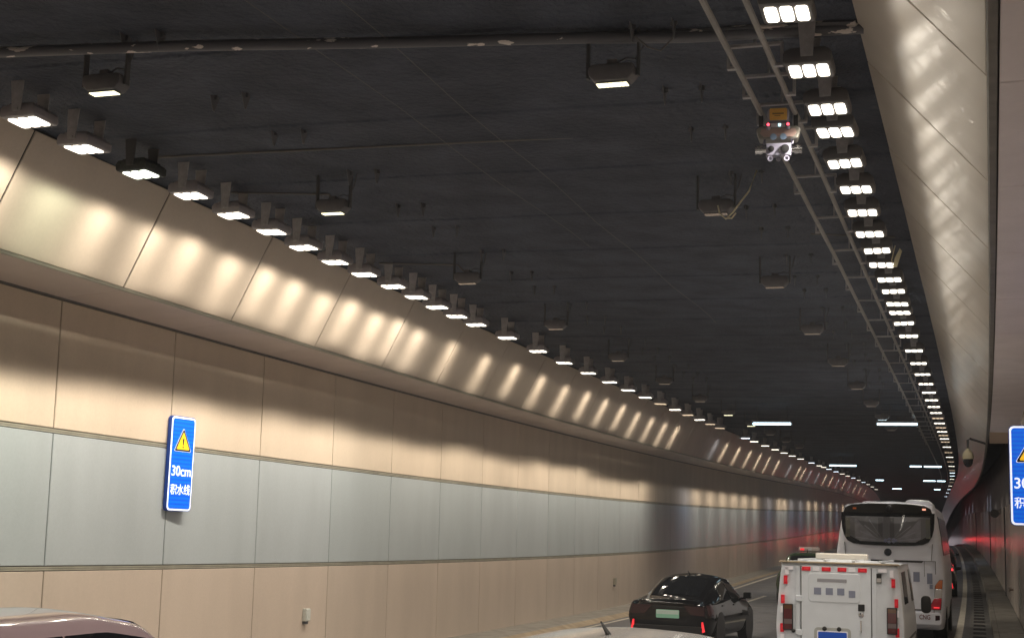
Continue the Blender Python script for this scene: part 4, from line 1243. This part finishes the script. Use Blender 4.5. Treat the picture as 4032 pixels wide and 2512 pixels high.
# coach -----------------------------------------------------------------------
bs_ = thing('bus', 'white coach with a big dark rear window and grey curtains ahead of the van', 'bus', FR(34.5, -2.24, 0))
BR = [(0.0, .46, 1.10, 1.1, 1.225, 1.9, 1.16, 3.12, .96, .05), (0.12, .36, 1.18, 1.1, 1.25, 1.9, 1.20, 3.17, 1.02, .06), (0.5, .34, 1.20, 1.1, 1.255, 1.9, 1.23, 3.2, 1.06, .07), (7.6, .34, 1.20, 1.1, 1.255, 1.9, 1.23, 3.2, 1.06, .07), (8.1, .36, 1.16, 1.0, 1.2, 1.7, 1.14, 2.95, .96, .05), (8.3, .42, 1.08, .9, 1.1, 1.4, 1.04, 2.5, .9, .04)]
bsh = Shell(BR, edge=0.20, soft=1)
bsh.body('body', M_BUSP, bs_, ny=60, nose=0.10)
YB = -0.085


def bp(name, poly, m, parent=None, y0=YB - 0.03, y1=0.02, bevel=0.0, smooth=False):
    b = MB(); b.prism(poly, y0, y1); return b.build(name, m, parent or bs_, bevel=bevel, smooth=smooth)


def wshape(g):
    """rear window outline, g = inset"""
    pts = [(-0.99 + g, 2.99 - g), (0.99 - g, 2.99 - g)]
    right = [(0.985, 2.80), (0.97, 2.62), (0.93, 2.46), (0.86, 2.34), (0.74, 2.275), (0.55, 2.25), (0.28, 2.24)]
    rr = []
    for x, z in right:
        rr.append((x - g, z + g * (0.2 if z > 2.4 else 1)))
    pts += rr + [(0, 2.237 + g)] + [(-x, z) for x, z in rr[::-1]]
    return [(x * 1.06, z) for x, z in pts]


bp('upper_spoiler', [(-1.0, 2.985), (1.0, 2.985), (0.96, 3.10), (0.80, 3.175), (0.4, 3.20), (-0.4, 3.20), (-0.80, 3.175), (-0.96, 3.10)], mat('gloss black spoiler', (0.018, 0.016, 0.014), 0.12), y0=YB - 0.06, bevel=0.015)
fr_ = bp('window_frame', wshape(0), mat('window black frit', (0.008, 0.008, 0.009), 0.15), y0=YB - 0.035)
# curtains stand behind the glass
b = MB()
M_CUR = mat('grey curtain cloth', (0.55, 0.54, 0.58), 0.8, noise=0.2, nscale=6)
bp('curtain_back', wshape(0.09), mat('dim cabin back', (0.38, 0.37, 0.39), 0.8), fr_, y0=YB - 0.039, y1=YB - 0.034)
for q in (-1, 1):
    b = MB()
    pts = [(q * 0.74, 2.84), (q * 0.70, 2.84), (q * 0.55, 2.66), (q * 0.28, 2.42), (q * 0.08, 2.36), (q * 0.08, 2.32), (q * 0.62, 2.33), (q * 0.74, 2.40)]
    b.prism(pts, YB - 0.043, YB - 0.038); b.build('curtain', M_CUR, fr_)
    for k in range(4):
        b = MB(); a = k / 4
        b.prism([(q * 0.11, 2.345 + a * 0.03), (q * (0.72 - 0.1 * k), 2.40 + 0.14 * k), (q * (0.72 - 0.1 * k), 2.43 + 0.14 * k)], YB - 0.046, YB - 0.042); b.build('curtain_fold', mat('curtain fold', (0.7, 0.69, 0.76), 0.8), fr_)
    b = MB(); b.box(q * 0.90 - 0.05, q * 0.90 + 0.05, YB - 0.043, YB - 0.038, 2.42, 2.86); b.build('window_side_cloth', mat('side cloth', (0.36, 0.36, 0.29), 0.8), fr_)
for x in (-0.16, 0.10):
    b = MB(); b.box(x - 0.05, x + 0.05, YB - 0.042, YB - 0.038, 2.42, 2.88); b.build('cabin_pillar', mat('cabin pillar', (0.24, 0.235, 0.24), 0.7), fr_)
b = MB()
for k in range(7):
    a = rad(51 * k)
    b.lathe([(0.01, -0.03), (0.05, 0), (0.01, 0.03)], 8, Matrix.Translation((0.06 + 0.12 * math.cos(a), YB - 0.05, 2.355 + 0.035 * math.sin(a))) @ Matrix.Scale(0.4, 4, (0, 1, 0)))
b.build('curtain_knot', mat('pale curtain knot', (0.55, 0.56, 0.75), 0.7), fr_)
m = bpy.data.materials.new('coach window glass'); nt, bsd = nodes_of(m)
nt.nodes.remove(bsd)
gl = nt.nodes.new('ShaderNodeBsdfGlossy'); gl.inputs['Roughness'].default_value = 0.03
tr = nt.nodes.new('ShaderNodeBsdfTransparent'); tr.inputs[0].default_value = (0.93, 0.94, 0.95, 1)
fx = nt.nodes.new('ShaderNodeFresnel'); fx.inputs[0].default_value = 1.6
ms = nt.nodes.new('ShaderNodeMixShader')
nt.links.new(fx.outputs[0], ms.inputs[0]); nt.links.new(tr.outputs[0], ms.inputs[1]); nt.links.new(gl.outputs[0], ms.inputs[2])
nt.links.new(ms.outputs[0], nt.nodes['Material Output'].inputs[0])
b = MB()
ws = wshape(0.05)
zz = [2.24 + 0.05 + (2.94 - 2.29) * i / 14 for i in range(15)]
rp = sorted([(z, x) for x, z in ws if x >= 0])
G = []
for z in zz:
    w_ = float(np.interp(z, [p[0] for p in rp], [p[1] for p in rp]))
    t_ = z - 2.29
    # curved glass, leaning forward more towards the top
    G.append([Vector((w_ * q / 6, YB - 0.115 + 0.008 * t_ + 0.055 * t_ * t_ + 0.05 * (w_ * q / 6) ** 2, z)) for q in range(-6, 7)])
b.grid(G)
rim = G[0] + [r_[-1] for r_ in G[1:]] + G[-1][::-1][1:] + [r_[0] for r_ in G[::-1][1:-1]]
N_ = len(rim)
b.add(rim + [Vector((p.x, YB - 0.03, p.z)) for p in rim], [(i_, (i_ + 1) % N_, N_ + (i_ + 1) % N_, N_ + i_) for i_ in range(N_)])
b.build('rear_window', m, fr_, smooth=True, angle=30)
b = MB(); b.lathe([(0.06, 0), (0.075, 0.03), (0.05, 0.09), (0.03, 0.10)], 14, Matrix.Translation((0.05, YB - 0.05, 3.10)) @ Matrix.Rotation(rad(90), 4, 'X')); b.build('reversing_camera', M_BLACK, bs_, smooth=True)
b = MB(); b.box(0.78, 0.86, YB - 0.07, YB - 0.05, 3.06, 3.10); b.build('marker_lamp', mat('marker lamp', (0.6, 0.15, 0.1), 0.2, emit=(1, 0.45, 0.3), estr=1.0), bs_)
b = MB(); b.box(-0.78, -0.70, YB - 0.07, YB - 0.05, 3.06, 3.10); b.build('marker_lamp', M_AMB, bs_)
b = MB(); b.prism([(0.35, 3.17), (1.0, 3.12), (0.98, 3.25), (0.9, 3.305), (0.5, 3.325), (0.38, 3.29)], 0.5, 2.4); b.build('roof_unit', M_BUSP, bs_, bevel=0.04, smooth=True)
b = MB(); b.prism([(-0.7, 3.2), (0.3, 3.2), (0.26, 3.27), (-0.6, 3.27)], 0.8, 3.6); b.build('roof_unit', M_BUSP, bs_, bevel=0.03, smooth=True)
# badge, seam lines, engine door
b = MB(); b.lathe([(0.085, 0), (0.085, 0.012), (0.055, 0.02), (0.05, 0.012), (0.02, 0.016)], 20, Matrix.Translation((0.0, YB - 0.018, 2.09)) @ Matrix.Rotation(rad(90), 4, 'X')); b.build('badge', mat('badge dark', (0.03, 0.035, 0.05), 0.2, 0.5), bs_, smooth=True)
M_SEAM = mat('panel seam', (0.10, 0.10, 0.11), 0.7)
bp('panel_slot', [(-0.85, 1.875), (0.75, 1.87), (0.80, 1.915), (-0.85, 1.915)], M_BLACK, y0=YB - 0.022)
for x0, x1, z0, z1 in ((0.80, 1.05, 1.905, 1.915), (1.045, 1.055, 1.62, 1.915), (0.80, 0.81, 1.56, 1.91), (1.0, 1.01, 0.5, 1.06), (-1.01, -1.0, 0.5, 1.06)):
    bp('panel_seam', [(x0, z0), (x1, z0), (x1, z1), (x0, z1)], M_SEAM, y0=YB - 0.02)
for x in (0.955, -0.955):
    bp('panel_seam', [(x, 1.92), (x + 0.012, 1.92), (x + 0.03 * (1 if x > 0 else -1) + 0.012, 2.30), (x + 0.03 * (1 if x > 0 else -1), 2.30)], M_SEAM, y0=YB - 0.012)
for x, z, w, h in ((0.63, 1.55, .14, .22), (0.92, 1.52, .12, .24), (0.95, 1.34, .07, .10)):
    bp('faded_lettering', [(x - w / 2, z - h / 2), (x + w / 2, z - h / 2), (x + w / 2, z + h / 2), (x - w / 2, z + h / 2)], M_TXT, y0=YB - 0.022)
for q in (-1, 1):
    X = lambda L_: [(q * x, z) for x, z in L_]
    tl = bp('tail_lamp', X([(0.82, 0.82), (1.16, 0.82), (1.205, 1.50), (1.13, 1.50), (1.03, 1.36), (1.01, 1.08), (0.93, 0.94)]), M_BLACK, y0=YB - 0.012)
    bp('amber_lens', X([(1.04, 1.30), (1.19, 1.30), (1.20, 1.49), (1.135, 1.49), (1.05, 1.38)]), M_AMB, tl, y0=YB - 0.03, bevel=0.008)
    bp('clear_lens', X([(1.015, 1.09), (1.18, 1.09), (1.19, 1.29), (1.04, 1.29)]), M_CLR, tl, y0=YB - 0.03, bevel=0.008)
    bp('red_lens', X([(0.83, 0.83), (1.15, 0.83), (1.178, 1.08), (1.01, 1.08), (0.95, 0.94)]), mat('coach red lens', (0.5, 0.01, 0.03), 0.12, coat=1), tl, y0=YB - 0.03, bevel=0.008)
    bp('lit_strip', X([(1.0, 0.86), (1.12, 0.86), (1.125, 0.89), (1.0, 0.89)]), M_REFL, tl, y0=YB - 0.035)
    bp('bumper_reflector', X([(1.03, 0.58), (1.13, 0.60), (1.13, 0.70), (1.03, 0.70)]), M_TAIL, y0=YB - 0.045)
    p = bsh.S(2.0, q * 2.5)
    bsh.patch('side_window', M_GLASS, bs_, ((0.5, q * 2.85), (7.4, q * 2.85), (7.4, q * 2.15), (0.7, q * 2.15)), off=0.012, n=20)
bp('bumper', rrect(2.34, 0.28, 0.08, 0, 0.62), M_BUSP, y0=YB - 0.04, bevel=0.02)
bp('exhaust_grille', rrect(0.5, 0.12, 0.03, -0.3, 1.0), M_BLACK, y0=YB - 0.02)
text('CNG', 0.2, mat('dark red lettering', (0.16, 0.04, 0.04), 0.5), bs_, (0.80, YB - 0.045, 0.655), wid=0.24, hei=0.105)
bsh.patch('windshield', M_GLASS, bs_, ((7.75, -0.9), (8.25, -0.9), (8.25, 0.9), (7.75, 0.9)), off=0.015)
for y in (1.7, 6.6): arch(bsh, bs_, y, 0.5)
wheels(bs_, [(q * 1.08, y) for q in (-1, 1) for y in (1.7, 6.6)], 0.45, 0.28)

# thin volume added through the tunnel to imitate lens flare around the lamps
hz = MB(); hz.box(-20, 8, -95, 310, -3.0, 12.0)
hm = bpy.data.materials.new('tunnel haze'); hm.use_nodes = True
hn = hm.node_tree; hn.nodes.remove(hn.nodes['Principled BSDF'])
pv = hn.nodes.new('ShaderNodeVolumePrincipled'); pv.inputs['Color'].default_value = (0.9, 0.92, 1.0, 1); pv.inputs['Density'].default_value = 0.0009
hn.links.new(pv.outputs[0], hn.nodes['Material Output'].inputs['Volume'])
tag(hz.build('glare_haze', hm), kind='stuff')
